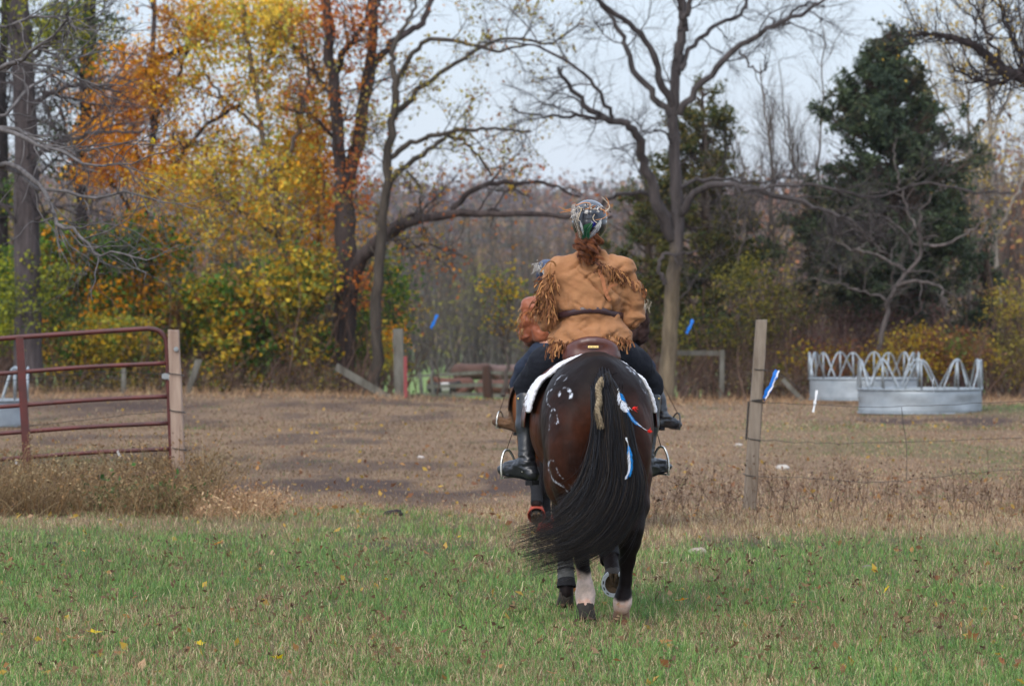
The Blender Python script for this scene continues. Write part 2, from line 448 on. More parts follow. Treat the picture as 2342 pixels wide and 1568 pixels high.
for xb in (45, -190):
    mb = MB()
    K = 6
    for i in range(1):
        a, b = gpt(xb, 772 - xb * .06), gpt(xb + 20, 1106)
        c = (a + b) / 2; L = np.linalg.norm(a - b); ang = math.atan2((b - a)[0], -(b - a)[2])
        box(mb, c - A([0, .003, 0]), (0.075, 0.05, L), rot('y', -ang))
    mb.build('brace', M_gate, gate, smooth=False, col=False)
mb = MB(); a = gpt(378, 860)
box(mb, gpt(381, 860) - A([0, .035, 0]), (0.085, 0.014, 0.045)); tube1(mb, [gpt(381, 853), gpt(381, 867)], 0.031, 10)
mb.build('hinge_strap', M_bolt, gate, smooth=False, col=False)

YR = 41.0
rp_ = post('fence_post', (1742, 730), (1712, 1172), (26, 29), YR, M_post, 'grey weathered timber post carrying the wires and a blue ribbon', 'post')
mb = MB()      # rope wound down the post
for k, sx in enumerate((-1, 1)):
    p0, p1 = W(1729 + sx * 15 - 2, 918, YR), W(1727 + sx * 15 - 6, 1005 + 8 * k, YR)
    t = np.linspace(0, 1, 40)[:, None]
    for ph in (0, math.pi):
        P = p0 + (p1 - p0) * t + np.hstack([0.007 * np.cos(t * 40 + ph), -0.02 + 0.007 * np.sin(t * 40 + ph), 0 * t])
        V, Q = tubes(P, np.full(40, .006), 5); mb.add(V - A(rp_.location), Q)
mb.build('twisted_wire', M_wire, rp_, base=(0, 0, 0), col=False)

def wire_run(mb, pts, Y, r=0.0026, wig=0.004):
    P = spline([W(*q[:2], Y if len(q) < 3 else q[2]) for q in pts], 30)
    P[1:-1] += RNG.normal(0, wig, (28, 3)) * A([0, 1, 1])
    V, Q = tubes(P, np.full(30, r), 4); mb.add(V, Q)
def loop_round(mb, px, py, Y, w, tilt=5, r=0.005):
    c = W(px, py, Y); h = w / F * Y / 2 + .004; t = np.linspace(0, 2 * math.pi, 25)
    sq = lambda v: np.sign(v) * np.abs(v) ** 0.45
    P = c + np.stack([h * sq(np.cos(t)), h * sq(np.sin(t)), np.cos(t) * tilt / F * Y / 2 * -1], -1)
    V, Q = tubes(P, np.full(25, r), 4); mb.add(V, Q)

wf = empty('wire_fence', (W(1712, 1170, YR)[0], YR, 0), 'sagging wire strands running right from the grey timber post', 'wire fence')
runs = [[(1733, 918), (1850, 925), (2060, 929), (2342, 915), (2700, 890)],
        [(1724, 1004), (1900, 1013), (2060, 1010), (2342, 1000), (2700, 985)],
        [(1716, 1087), (1850, 1093), (1990, 1102), (2100, 1094), (2342, 1072), (2700, 1050)]]
for i, rr in enumerate(runs):
    mb = MB(); wire_run(mb, rr, YR); loop_round(mb, rr[0][0], rr[0][1], YR, 29, 8)
    if i == 0: loop_round(mb, rr[0][0], rr[0][1] - 4, YR, 30, -5, .008)
    mb.build('wire_strand', M_wire, wf, col=False)
mb = MB(); wire_run(mb, [(1738, 845), (1765, 848), (1800, 865), (1840, 900)], YR, wig=.002); loop_round(mb, 1737, 845, YR, 27, 3)
mb.build('wire_end', M_wire, wf, col=False)
mb = MB(); wire_run(mb, [(2062, 930), (2066, 970), (2072, 1008), (2074, 1060), (2073, 1096)], YR, .003, .006)
mb.build('wire_stay', M_wire, wf, col=False)
wf2 = empty('wire_fence', (W(413, 1150, YG)[0], YG, 0), 'wire strands tied round the pale gate post behind the red gate', 'wire fence')
for rr in ([(400, 855), (360, 854), (250, 850), (140, 858), (0, 872), (-300, 880)],
           [(404, 940), (370, 942), (250, 953), (140, 966), (40, 975), (-300, 990)],
           [(409, 1026), (300, 1030), (200, 1036), (0, 1050), (-300, 1060)]):
    mb = MB(); wire_run(mb, [(x, y, YG + 0.09) for x, y in rr], YG, .003); loop_round(mb, rr[0][0] + 2, rr[0][1], YG, 33, 8)
    mb.build('wire_strand', M_wire, wf2, col=False)
mb = MB(); loop_round(mb, 414, 1106, YG, 34, 4); mb.build('wire_loop', M_wire, wf2, col=False)

def ribbon_thing(name, pts, Y, w, m, label, cat='ribbon', dy=0.0, group=None, m2=None, wob=0.35):
    P = spline([W(*q, Y) - A([0, dy, 0]) for q in pts], 14)
    P += RNG.normal(0, w * 0.06, P.shape)
    Wd = np.full(14, w) * (1 + 0.25 * np.sin(np.arange(14)))
    V, Q = ribbons(P, Wd, roll=(np.sin(np.arange(14) * 0.5) * wob)[None] + 0.2)
    b = P[0]
    o = mesh(name, V - b, Q, m, loc=b)
    if m2 is not None:
        V, Q = ribbons(P + A([w * .35, -.01, 0]), Wd * .3, roll=(np.cos(np.arange(14) * 0.7) * wob)[None] + 0.2)
        mesh('white_strip', V - b, Q, m2, o)
    return tag(o, label, cat, group)
ribbon_thing('ribbon', [(1777, 846), (1768, 868), (1762, 885), (1752, 902), (1745, 912)], YR, 0.046, M_blue, 'blue and white ribbon tied to the wire right of the grey timber post', dy=0.03, m2=M_white)
for (x, y, lb) in ((1862, 922, 'white tape hanging from the wire below the rear hay feeder'), (2230, 940, '')):
    if lb: ribbon_thing('tape', [(x + 6, y - 30), (x + 4, y - 12), (x + 1, y + 2), (x - 2, y + 20)], YR, .022, M_white, lb, 'tape')
ribbon_thing('tape', [(2136, 862), (2133, 880), (2136, 896)], YR, .02, M_white, 'small white tape fluttering in front of the front hay feeder', 'tape')
for (x, y, lb) in ((385, 858, 'white tape knotted on the wire just left of the pale gate post'), (268, 1030, 'white tape tied on the lower gate rail, right one of two'), (34, 1050, 'white tape tied on the lower gate rail at the left picture edge')):
    ribbon_thing('tape', [(x, y), (x + 3, y + 7), (x + 7, y + 14)], YG - .04, .02, M_white, lb, 'tape')

# far posts, planks and rails
post('fence_post', (1652, 800), (1650, 905), (11, 12), 98, M_oldwood, 'thin grey fence post standing right of the bare tree')
mb = MB(); a, b = W(1520, 806, 98), W(1655, 808, 98); box(mb, (a + b) / 2 + A([0, .1, 0]), (b[0] - a[0], .05, .11), rot('y', 0.01))
tag(mb.build('fence_rail', M_oldwood, base=(a + b) / 2, smooth=False, col=False), 'grey wooden top rail between the bare tree and the thin post', 'rail')
post('fence_post', (910, 752), (916, 912), (24, 26), 97, M_oldwood, 'thick grey weathered post at the end of the brow')
post('marker_post', (927, 815), (928, 912), (8, 8), 96.6, mat('faded_red_paint', base=C(134, 66, 66), rough=.8), 'thin faded red marker post beside the thick grey post')
post('fence_post', (455, 822), (425, 895), (17, 12), 96, M_oldwood, 'broken grey stump post leaning in the yellow bushes behind the gate post')
post('fence_post', (283, 842), (283, 895), (11, 11), 96, M_oldwood, 'short grey stump post seen between the gate rails')
def plank(pts, Y, w, label, name='plank', Y2=None):
    mb = MB(); a, b = W(*pts[0], Y), W(*pts[1], Y2 or Y); c = (a + b) / 2; d = b - a
    box(mb, c, (np.linalg.norm(d), .06, w), rot('y', -math.atan2(d[2], math.hypot(d[0], d[1]))), jit=.005)
    return tag(mb.build(name, M_oldwood, base=c, smooth=False, col=False), label, 'plank')
plank([(768, 838), (892, 912)], 96.5, .16, 'long grey plank leaning down from the twin trunk')
plank([(1790, 866), (1836, 916)], 96, .10, 'short grey plank leaning beside the hay feeders')
# pasture fence far off
YF = 150
pf = empty('plank_fence', W(1060, 915, YF), 'grey three rail plank fence in front of the resting cattle', 'fence')
def rail(p0, p1, h, Y=YF):
    mb = MB(); a, b = W(*p0, Y), W(*p1, Y); d = b - a
    box(mb, (a + b) / 2, (np.linalg.norm(d), .05, h), rot('y', -math.atan2(d[2], d[0]))); mb.build('rail', M_oldwood, pf, smooth=False, col=False)
rail((990, 858), (1115, 850), .11); rail((1112, 851), (1250, 856), .11)
rail((975, 884), (1115, 879), .14); rail((1112, 880), (1250, 886), .14)
rail((950, 903), (1105, 901), .13); rail((1110, 903), (1240, 909), .13)
rail((930, 860), (992, 858), .08)
def fpost(px, t, b, w, m=M_oldwood):
    mb = MB(); a, c = W(px - 2, t, YF), W(px + 3, b, YF); tube1(mb, [a, (a + c) / 2, c], [w * .8, w, w], 8); mb.build('post', m, pf, col=False)
fpost(1114, 835, 918, .17, mat('dark_stump', base=C(66, 46, 38), rough=1)); fpost(962, 852, 903, .07); fpost(988, 856, 905, .06); fpost(1236, 850, 910, .1)

# ------------------------------------------------------------------ hay feeders
def feeder(px, py, Y, wpx, n, phase, label, dents=0.0, seed=1):
    r = np.random.default_rng(seed)
    R = wpx / F * Y / 2
    c = W(px, py, Y); c[1] += R; gz = c[2]
    root = empty('hay_feeder', c, label, 'hay feeder', 'galvanised ring hay feeders')
    H, top = 0.45, 1.0
    th = np.linspace(0, 2 * math.pi, 97)[:-1]; zs = np.linspace(0, H, 8)
    TH, Z = np.meshgrid(th, zs)
    rad = R - 0.012 + dents * (fbm(TH * 2.2 + seed, Z * 5, 1.0) - .5) * np.sin(Z / H * math.pi) * 2
    V = np.stack([c[0] + rad * np.cos(TH), c[1] + rad * np.sin(TH), gz + Z], -1).reshape(-1, 3)
    i = np.arange(7)[:, None] * 96; j = np.arange(96)[None]; j2 = (j + 1) % 96
    Q = np.stack([i + j, i + j2, i + 96 + j2, i + 96 + j], -1).reshape(-1, 4)
    mb = MB(); mb.add(V, Q); sk = mb.build('skirt', M_galv, root, col=False)
    md = sk.modifiers.new('thickness', 'SOLIDIFY'); md.thickness = 0.004
    for z, rr in ((H, .02), (0.01, .014)):
        mb = MB(); P = np.stack([c[0] + R * np.cos(th), c[1] + R * np.sin(th), np.full(96, gz + z)], -1); P = np.vstack([P, P[:2]])
        V, Q = tubes(P, np.full(98, rr), 8); mb.add(V, Q); mb.build('rim', M_galvt, root, col=False)
    for k in range(n):
        a0 = phase + k * 2 * math.pi / n; hw = 0.82 * math.pi / n
        prof = A([(-1, 0), (-1, .12), (-.9, .25), (-.66, .52), (-.42, .80), (-.22, .95), (0, 1), (.22, .95), (.42, .80), (.66, .52), (.9, .25), (1, .12), (1, 0)])
        pr = spline(prof, 34); jx = r.normal(0, .02)
        ang = a0 + pr[:, 0] * hw + jx * pr[:, 1]
        P = np.stack([c[0] + R * np.cos(ang), c[1] + R * np.sin(ang), gz + H + pr[:, 1] * (top - H)], -1)
        mb = MB(); V, Q = tubes(P, np.full(34, .017), 8); mb.add(V, Q)
        mb.build('hoop', M_galvt, root, col=False)
        mb = MB(); tube1(mb, [A([c[0] + R * math.cos(a0), c[1] + R * math.sin(a0), gz + H]), A([c[0] + R * math.cos(a0 + jx), c[1] + R * math.sin(a0 + jx), gz + top])], .018, 8)
        mb.build('upright', M_galvt, root, col=False)
    return root
feeder(2117, 947, 81, 288, 10, 0.25, 'front hay feeder of galvanised steel with dented skirt on the right', .05, 3)
feeder(1986, 916, 91.5, 254, 10, 0.05, 'rear galvanised hay feeder partly hidden behind the dented one', .015, 5)
feeder(-78, 980, 72, 254, 9, 0.1, 'galvanised hay feeder seen through the rails of the red gate', .02, 7)

# ------------------------------------------------------------------ trees
def limb(pts, w0, w1, Y, K=22, dy=0.0, seed=0):
    """pts in photo pixels (with optional y offset in metres), widths in photo pixels"""
    p = A([W(q[0], q[1], Y + (q[2] if len(q) > 2 else 0) + dy * i / max(1, len(pts) - 1)) for i, q in enumerate(pts)])
    P = spline(p, K)
    r = np.random.default_rng(int(abs(pts[0][0] * 7 + pts[0][1])) + seed)
    big = w0 > 36; am = (.012 if big else .030) * min(1, Y / 60)
    P[1:] += np.cumsum(r.normal(0, am, (K - 1, 3)), 0) * 0.5 + r.normal(0, am, (K - 1, 3)) * A([1, 1, .7])
    R = np.linspace(w0, w1, K) / F * Y / 2
    return P, R * (1 + r.normal(0, .04, K))

def spawn(Ps, Rs, n, L, ang, up, wob, rfac, rmax, K, r, tmin=0.2, rend=0.3, bias=1.0):
    """n children from polylines Ps (list or array), vectorised per parent set with equal K"""
    N, Kp, _ = Ps.shape
    ln = np.linalg.norm(np.diff(Ps, axis=1), axis=2).sum(1)
    idx = r.choice(N, n, p=ln / ln.sum())
    t = (tmin + (1 - tmin) * r.random(n) ** bias) * (Kp - 1.001)
    i = t.astype(int); f = (t - i)[:, None]
    p = Ps[idx, i] * (1 - f) + Ps[idx, i + 1] * f
    rp_ = Rs[idx, i] * (1 - f[:, 0]) + Rs[idx, i + 1] * f[:, 0]
    T = Ps[idx, i + 1] - Ps[idx, i]; T /= np.linalg.norm(T, axis=1, keepdims=True) + 1e-9
    q = r.normal(size=(n, 3)); q -= (q * T).sum(1, keepdims=True) * T; q /= np.linalg.norm(q, axis=1, keepdims=True)
    a = ang * r.uniform(0.6, 1.3, n)[:, None]
    d = T * np.cos(a) + q * np.sin(a); d[:, 2] += up
    d /= np.linalg.norm(d, axis=1, keepdims=True)
    Lc = r.uniform(*L, n) * (1.15 - 0.6 * t / Kp)
    P = [p]; step = (Lc / (K - 1))[:, None]
    for k in range(K - 1):
        d = d + r.normal(0, wob, (n, 3)) + A([0, 0, up * 0.25]); d /= np.linalg.norm(d, axis=1, keepdims=True)
        P.append(P[-1] + d * step)
    r0 = np.minimum(rp_ * rfac, rmax)
    return np.stack(P, 1), r0[:, None] * np.linspace(1, rend, K)[None]

def leaf_quads(P, size, pal, r, clump=0.5, flat=False, elong=1.25):
    n = len(P)
    u_ = r.normal(size=(n, 3)); u_ /= np.linalg.norm(u_, axis=1, keepdims=True)
    q = r.normal(size=(n, 3)); v_ = np.cross(u_, q); v_ /= np.linalg.norm(v_, axis=1, keepdims=True)
    s = size * r.uniform(0.55, 1.3, n)[:, None] / 2
    V = np.stack([P - u_ * s * elong, P - v_ * s * 0.75 + u_ * s * .1, P + u_ * s * elong, P + v_ * s * 0.75 + u_ * s * .1], 1)
    V[:, 1] += np.cross(u_, v_) * s * .3; V[:, 3] += np.cross(u_, v_) * s * .3
    pal = A(pal); k = len(pal)
    w = np.clip(fbm(P[:, 0] * clump + 31, P[:, 1] * clump, P[:, 2] * clump, 2) * 1.6 - 0.3 + r.normal(0, .16, n), 0, .999) * k
    c = pal[w.astype(int)] * r.uniform(0.65, 1.3, (n, 1))
    i = np.arange(n) * 4
    return V.reshape(-1, 3), np.stack([i, i + 1, i + 2, i + 3], -1), np.repeat(c, 4, 0)

def cloud_pts(regs, Y, r, per=26, sig=0.17, thin=.85):
    """clumps of leaf positions inside ellipsoids given in photo pixels"""
    out = []
    for (cx, cy, rx, ry, dep, n) in regs:
        n = int(n * (thin if cy < 560 else 1))
        nc = max(2, n // per); c = r.normal(size=(nc, 3)); c /= np.linalg.norm(c, axis=1, keepdims=True); c *= (r.random(nc) ** 0.45)[:, None]
        ctr = W(cx, cy, Y); s = A([rx / F * Y, dep, ry / F * Y])
        cc = ctr + c * s
        k = r.integers(0, nc, n); cs = r.uniform(.4, 1.5, nc) * sig
        out.append(cc[k] + r.normal(size=(n, 3)) * cs[k][:, None] * A([1.2, 1, .8]))
    return np.concatenate(out)

BK = {'grey': C(104, 96, 90), 'dark': C(66, 60, 60), 'brown': C(98, 80, 70), 'pale': C(150, 142, 132), 'mid': C(84, 78, 76)}
n_low = lambda V: (fbm(V[:, 0] * 4, V[:, 1] * 4, V[:, 2] * 1.2) - .5) * 2
def tree(name, label, cat, group, Y, limbs, lv, bark='grey', leaves=None, cloud=None, pal=None, lsize=.08, seed=1, twigcol=None, leaf_on=-1, spread=.05, clump=.5, base=None, crown='foliage', per=26, sig=.17, lowbark=None):
    r = np.random.default_rng(seed)
    if base is None: base = A([limbs[0][0][0][0], Y, 0.]) ; base = A([limbs[0][0][0, 0], limbs[0][0][0, 1], float(ground_h(limbs[0][0][0, 0], limbs[0][0][0, 1]))])
    root = empty(name, base, label, cat, group)
    bc = A(BK[bark]) if isinstance(bark, str) else A(bark); tcq = A(twigcol) if twigcol is not None else bc
    mb = MB()
    for P, R in limbs:
        V, Q = tubes(P, R, 9 if R.max() > .05 else 6); kz = (sst(3.4, 2.6, V[:, 2] + n_low(V)) * .8)[:, None] if lowbark is not None and R.max() > .15 else 0
        mb.add(V, Q, None, bc * r.uniform(.9, 1.1) * (1 - kz) + (A(lowbark) * kz if lowbark is not None else 0))
    mb.build('trunk', M_bark, root)
    Ps = np.stack([spline(P, 22) for P, R in limbs[0:]]); Rs = np.stack([np.interp(np.linspace(0, 1, 22), np.linspace(0, 1, len(R)), R) for P, R in limbs])
    sets = []; mb = MB(); cur = (Ps, Rs)
    for k, q in enumerate(lv):
        src = q.get('src', None); cur = (Ps, Rs) if src == 0 else (sets[src - 1] if src else cur)
        P2, R2 = spawn(*cur, q['n'], q['L'], q.get('ang', .8), q.get('up', .1), q.get('wob', .22), q.get('rf', .6), q.get('rm', .04), q.get('K', 6), r, q.get('tmin', .2), q.get('rend', .35))
        cl = cull(P2)
        P2, R2 = P2[cl], R2[cl]
        V, Q = tubes(P2, R2, q.get('S', 3)); cc = np.repeat(r.uniform(.8, 1.2, len(P2)), P2.shape[1] * q.get('S', 3))
        mb.add(V, Q, None, (bc if k == 0 else tcq)[None] * cc[:, None]); sets.append((P2, R2)); cur = sets[-1]
    if sets: mb.build('branches', M_twig, root)
    lp = []
    if leaves:
        Pt = sets[leaf_on][0]; k = r.integers(0, len(Pt), leaves); j = r.integers(1, Pt.shape[1], leaves)
        lp.append(Pt[k, j] + r.normal(0, spread, (leaves, 3)))
    if cloud: lp.append(cloud_pts(cloud, Y, r, per, sig))
    if lp:
        lp = np.concatenate(lp); mb = MB(); V, Q, c = leaf_quads(lp, lsize, pal, r, clump); mb.add(V, Q, None, c); mb.build(crown, M_leaf, root)
    return root
def cull(P):
    """drop twigs far outside any view near the photograph's"""
    x, y, z = P[:, 0, 0], P[:, 0, 1], P[:, 0, 2]
    px, py = CX + F * x / y, HY - F * (z - EYE) / y
    return (px > -260) & (px < 2600) & (py > -160)

OR = [(.66, .29, .05), (.80, .40, .07), (.58, .22, .04), (.84, .52, .11), (.42, .19, .05)]
YE = [(.78, .56, .14), (.70, .48, .12), (.60, .50, .15), (.76, .42, .10), (.50, .38, .12)]
YG_ = [(.44, .38, .09), (.28, .30, .08), (.56, .42, .09), (.14, .18, .05), (.60, .38, .08), (.24, .15, .07)]
GR = [(.06, .13, .03), (.09, .17, .03), (.13, .20, .03), (.05, .10, .03), (.30, .28, .05), (.04, .08, .025)]
BR = [(.28, .13, .05), (.20, .10, .06), (.34, .20, .07), (.15, .10, .06), (.40, .26, .06)]
GRY = [(.14, .11, .085), (.22, .17, .11), (.12, .10, .08), (.26, .20, .08)]
MX = [(.30, .09, .02), (.50, .30, .05), (.16, .20, .04), (.07, .13, .03), (.42, .34, .06), (.24, .13, .05)]

# twin-trunked tree, centre left
Y1 = 101
T1 = [limb([(775, 905), (783, 760), (792, 640), (785, 540), (782, 465)], 62, 46, Y1),
      limb([(784, 480), (773, 400), (765, 310), (760, 210), (745, 110), (730, -60)], 34, 22, Y1, dy=-.5),
      limb([(786, 470), (800, 390), (822, 300), (838, 190), (850, 90), (856, -70)], 38, 20, Y1, dy=.6),
      limb([(842, 215), (862, 140), (905, 90), (950, 55), (985, -20)], 20, 12, Y1, dy=1),
      limb([(770, 165), (795, 105), (835, 45), (880, -20)], 16, 9, Y1, dy=-1),
      limb([(788, 700), (815, 610), (860, 555), (905, 522), (960, 500), (1060, 486), (1180, 490), (1300, 492), (1400, 500)], 36, 6, Y1, K=30, dy=-3),
      limb([(1025, 492), (1055, 458), (1110, 420), (1190, 412), (1260, 415), (1330, 445)], 16, 5, Y1 - 1.5, dy=-1),
      limb([(870, 550), (920, 500), (980, 484), (1060, 486), (1150, 470)], 15, 6, Y1, dy=1),
      limb([(760, 220), (720, 170), (690, 120), (640, 90)], 10, 4, Y1, dy=1),
      limb([(775, 320), (730, 290), (700, 265), (640, 255)], 9, 4, Y1, dy=-1.5),
      limb([(905, 520), (925, 565), (985, 560), (1070, 590)], 9, 3, Y1, dy=-1)]
tree('twin_trunk_tree', 'tall twin-trunked dark tree with a long low limb reaching right', 'tree', None, Y1, T1,
     [dict(n=55, L=(.8, 2.2), ang=.9, up=.1, rm=.022, K=8, S=4, tmin=.25), dict(n=600, L=(.35, 1.2), ang=.8, up=.05, rm=.012, K=6), dict(n=2600, L=(.15, .55), ang=.8, rm=.0065, K=4)],
     bark=C(68, 60, 58), leaves=1500, cloud=[(790, 50, 120, 90, 1.4, 1700), (800, 290, 60, 190, .8, 700), (810, 440, 60, 70, .7, 500), (830, 640, 60, 90, .8, 450)],
     pal=[(.52, .19, .07), (.42, .14, .06), (.56, .27, .08), (.36, .13, .06), (.54, .38, .10)], lsize=.085, seed=11, per=14)
Y2 = 99
T2 = [limb([(858, 905), (862, 760), (868, 650), (876, 540), (886, 440), (886, 350), (900, 260), (906, 190)], 30, 16, Y2, K=26),
      limb([(906, 190), (903, 120), (930, 60), (960, -10)], 15, 6, Y2, dy=.4), limb([(903, 200), (940, 140), (1000, 90), (1080, 100), (1150, 120), (1220, 105)], 14, 5, Y2, dy=-1),
      limb([(898, 275), (950, 220), (1010, 170), (1070, 130), (1140, 92), (1250, 105), (1320, 60)], 14, 4, Y2, dy=.8),
      limb([(884, 370), (935, 330), (990, 312), (1060, 296), (1130, 295), (1220, 300)], 14, 5, Y2, dy=-1),
      limb([(886, 420), (930, 370), (990, 325), (1040, 310), (1080, 345), (1130, 400)], 14, 5, Y2, dy=1),
      limb([(930, 390), (960, 430), (965, 480), (968, 510)], 7, 3, Y2)]
tree('slender_tree', 'slender grey tree just right of the twin trunk with sparse small leaves', 'tree', None, Y2, T2,
     [dict(n=42, L=(.8, 2.0), ang=.9, up=.05, rm=.016, K=8, S=4, tmin=.3), dict(n=480, L=(.3, 1.1), ang=.9, rm=.011, K=6, wob=.3), dict(n=2200, L=(.12, .5), ang=.8, rm=.006, K=4, wob=.3)],
     bark=C(72, 66, 60), leaves=2200, pal=[(.30, .20, .06), (.36, .30, .08), (.20, .14, .06), (.30, .28, .08), (.34, .16, .06)], lsize=.08, seed=12)

# big bare tree right of the riders
Y3 = 97
T3 = [limb([(1519, 940), (1530, 800), (1537, 650), (1545, 540), (1546, 400), (1541, 270), (1546, 160)], 41.3, 22.4, Y3, K=28),
      limb([(1546, 170), (1556, 80), (1552, 20), (1545, -70)], 25.8, 16.0, Y3, dy=.3), limb([(1556, 70), (1568, 20), (1578, -60)], 13.8, 10.4, Y3, dy=-.5),
      limb([(1538, 240), (1512, 180), (1490, 115), (1445, 55), (1395, 22), (1330, -20)], 18.9, 9.6, Y3, dy=-1),
      limb([(1532, 262), (1485, 205), (1447, 155), (1430, 105), (1400, 50), (1360, -20)], 17.2, 8.0, Y3, dy=1),
      limb([(1552, 262), (1598, 205), (1670, 135), (1750, 75), (1830, 40), (1895, 0)], 18.9, 6.4, Y3, dy=-1),
      limb([(1558, 160), (1590, 105), (1635, 55), (1690, 25), (1705, -20)], 12.9, 6.4, Y3, dy=1),
      limb([(1790, 60), (1820, 20), (1860, 5), (1900, 15)], 6.9, 2.4, Y3 - .7),
      limb([(1693, 115), (1710, 140), (1740, 150), (1760, 130)], 6.0, 2.4, Y3 - .5),
      limb([(1538, 545), (1508, 470), (1480, 390), (1465, 330), (1450, 290), (1400, 275), (1345, 245), (1300, 200), (1265, 160)], 29.2, 7.2, Y3, K=28, dy=-2),
      limb([(1402, 276), (1378, 225), (1330, 170), (1265, 125), (1200, 103), (1100, 106)], 10.3, 3.2, Y3 - 1.2, dy=-1),
      limb([(1390, 270), (1330, 262), (1280, 265), (1220, 262), (1180, 250)], 10.3, 3.2, Y3 - 1.3, dy=.5),
      limb([(1535, 500), (1490, 452), (1440, 448), (1400, 465), (1340, 500)], 13.8, 5.6, Y3, dy=1),
      limb([(1552, 495), (1585, 440), (1640, 425), (1700, 435), (1770, 452), (1840, 470), (1900, 495), (1935, 510)], 18.9, 7.2, Y3, dy=-2),
      limb([(1552, 428), (1590, 414), (1650, 402), (1700, 405), (1770, 400), (1850, 380)], 11.2, 3.2, Y3, dy=1),
      limb([(1520, 650), (1505, 615), (1515, 585), (1555, 576), (1600, 562)], 11.2, 4.8, Y3 - .3), limb([(1700, 437), (1800, 425), (1900, 440), (2000, 455), (2100, 430), (2200, 440), (2310, 450)], 8.6, 5.6, Y3 - 2, K=26),
      limb([(1545, 340), (1520, 300), (1490, 300), (1460, 280)], 6.0, 2.4, Y3, dy=-.4)]
tree('bare_tree', 'large leafless grey tree with wide forked limbs behind the riders', 'tree', None, Y3, T3,
     [dict(n=90, L=(.8, 2.4), ang=.9, up=.08, rm=.018, K=9, S=4, tmin=.25, wob=.28), dict(n=1000, L=(.4, 1.5), ang=.85, up=.05, rm=.012, K=7, wob=.3), dict(n=7500, L=(.15, .7), ang=.8, rm=.0055, K=4, wob=.3)],
     bark=C(72, 67, 66), twigcol=C(72, 67, 66), lowbark=C(112, 101, 84), seed=13)

# left edge: dark big trunks
Y4 = 96
T4 = [limb([(66, 850), (60, 620), (58, 430), (56, 250), (48, 80), (42, -90)], 64, 48, Y4), limb([(60, 380), (120, 330), (220, 300), (330, 290)], 14, 5, Y4, dy=-2),
      limb([(58, 250), (150, 200), (260, 190)], 14, 5, Y4, dy=-2), limb([(60, 150), (140, 90), (250, 60)], 14, 5, Y4), limb([(62, 520), (140, 480), (250, 500)], 10, 4, Y4, dy=-1)]
tree('dark_trunk_tree', 'massive dark grey trunk rising behind the red gate at the left', 'tree', None, Y4, T4,
     [dict(n=60, L=(1, 2.6), ang=1.0, up=0, rm=.035, K=8, S=4), dict(n=520, L=(.4, 1.3), ang=.9, rm=.012, K=6, wob=.3), dict(n=1500, L=(.15, .5), ang=.8, rm=.005, K=4)],
     bark=C(74, 68, 68), cloud=[(130, 60, 160, 110, 1.5, 2400), (60, 700, 110, 80, 1.2, 1600), (110, 620, 80, 60, 1, 700)], pal=[(.05, .07, .03), (.09, .11, .035), (.24, .26, .05), (.34, .32, .05), (.06, .09, .03)], lsize=.085, seed=14)
T5 = [limb([(205, 860), (195, 600), (188, 380), (200, 230), (208, 110), (218, -80)], 26, 32, 104), limb([(195, 300), (250, 250), (330, 170), (400, 125), (455, 92)], 24, 12, 104, dy=-1), limb([(200, 180), (140, 120), (90, 60)], 16, 6, 104)]
tree('dark_leaning_tree', 'black forked trunk with a heavy limb slanting up through orange leaves', 'tree', None, 104, T5,
     [dict(n=50, L=(1, 2.4), ang=1, rm=.03, K=8, S=4), dict(n=420, L=(.4, 1.2), ang=.9, rm=.012, K=6)], bark=C(44, 38, 38),
     cloud=[(190, 90, 110, 150, 1.2, 2400), (150, 330, 90, 110, 1, 1500)], pal=[(.04, .06, .025), (.07, .09, .03), (.03, .04, .02), (.16, .16, .04)], lsize=.085, seed=15)
T6 = [limb([(8, 880), (10, 500), (6, 250), (12, -80)], 26, 20, 106), limb([(8, 420), (-30, 350), (-80, 250)], 10, 5, 106)]
tree('thin_dark_tree', 'thin black trunk at the left picture edge behind the massive one', 'tree', None, 106, T6, [dict(n=40, L=(1, 2.), ang=1, rm=.03, K=7), dict(n=300, L=(.4, 1), ang=.9, rm=.01, K=5)], bark=C(36, 32, 32),
     cloud=[(20, 450, 80, 160, 1, 1300)], pal=GR, lsize=.09, seed=16)
# orange maple
T7 = [limb([(345, 890), (350, 700), (335, 520), (340, 380), (350, 250), (345, 80), (350, -60)], 20, 10, 103), limb([(338, 470), (400, 380), (460, 300), (545, 240)], 12, 8, 103, dy=-1),
      limb([(345, 380), (290, 310), (250, 240), (230, 180)], 10, 5, 103), limb([(348, 280), (400, 200), (430, 120), (440, 40)], 10, 5, 103), limb([(338, 540), (270, 450), (220, 400)], 9, 5, 103)]
tree('orange_maple', 'maple with glowing orange leaves between the dark trunks and yellow tree', 'tree', None, 103, T7,
     [dict(n=70, L=(.7, 2), ang=.9, rm=.02, K=7, S=3), dict(n=700, L=(.3, 1), ang=.8, rm=.008, K=5)], bark='dark', leaves=3600, spread=.09,
     cloud=[(340, 190, 100, 110, 1.5, 4200), (250, 300, 90, 100, 1.5, 3600), (350, 370, 120, 60, 1.4, 3000), (230, 400, 70, 40, 1, 900), (420, 60, 70, 70, 1, 1100)], pal=OR, lsize=.085, seed=17)
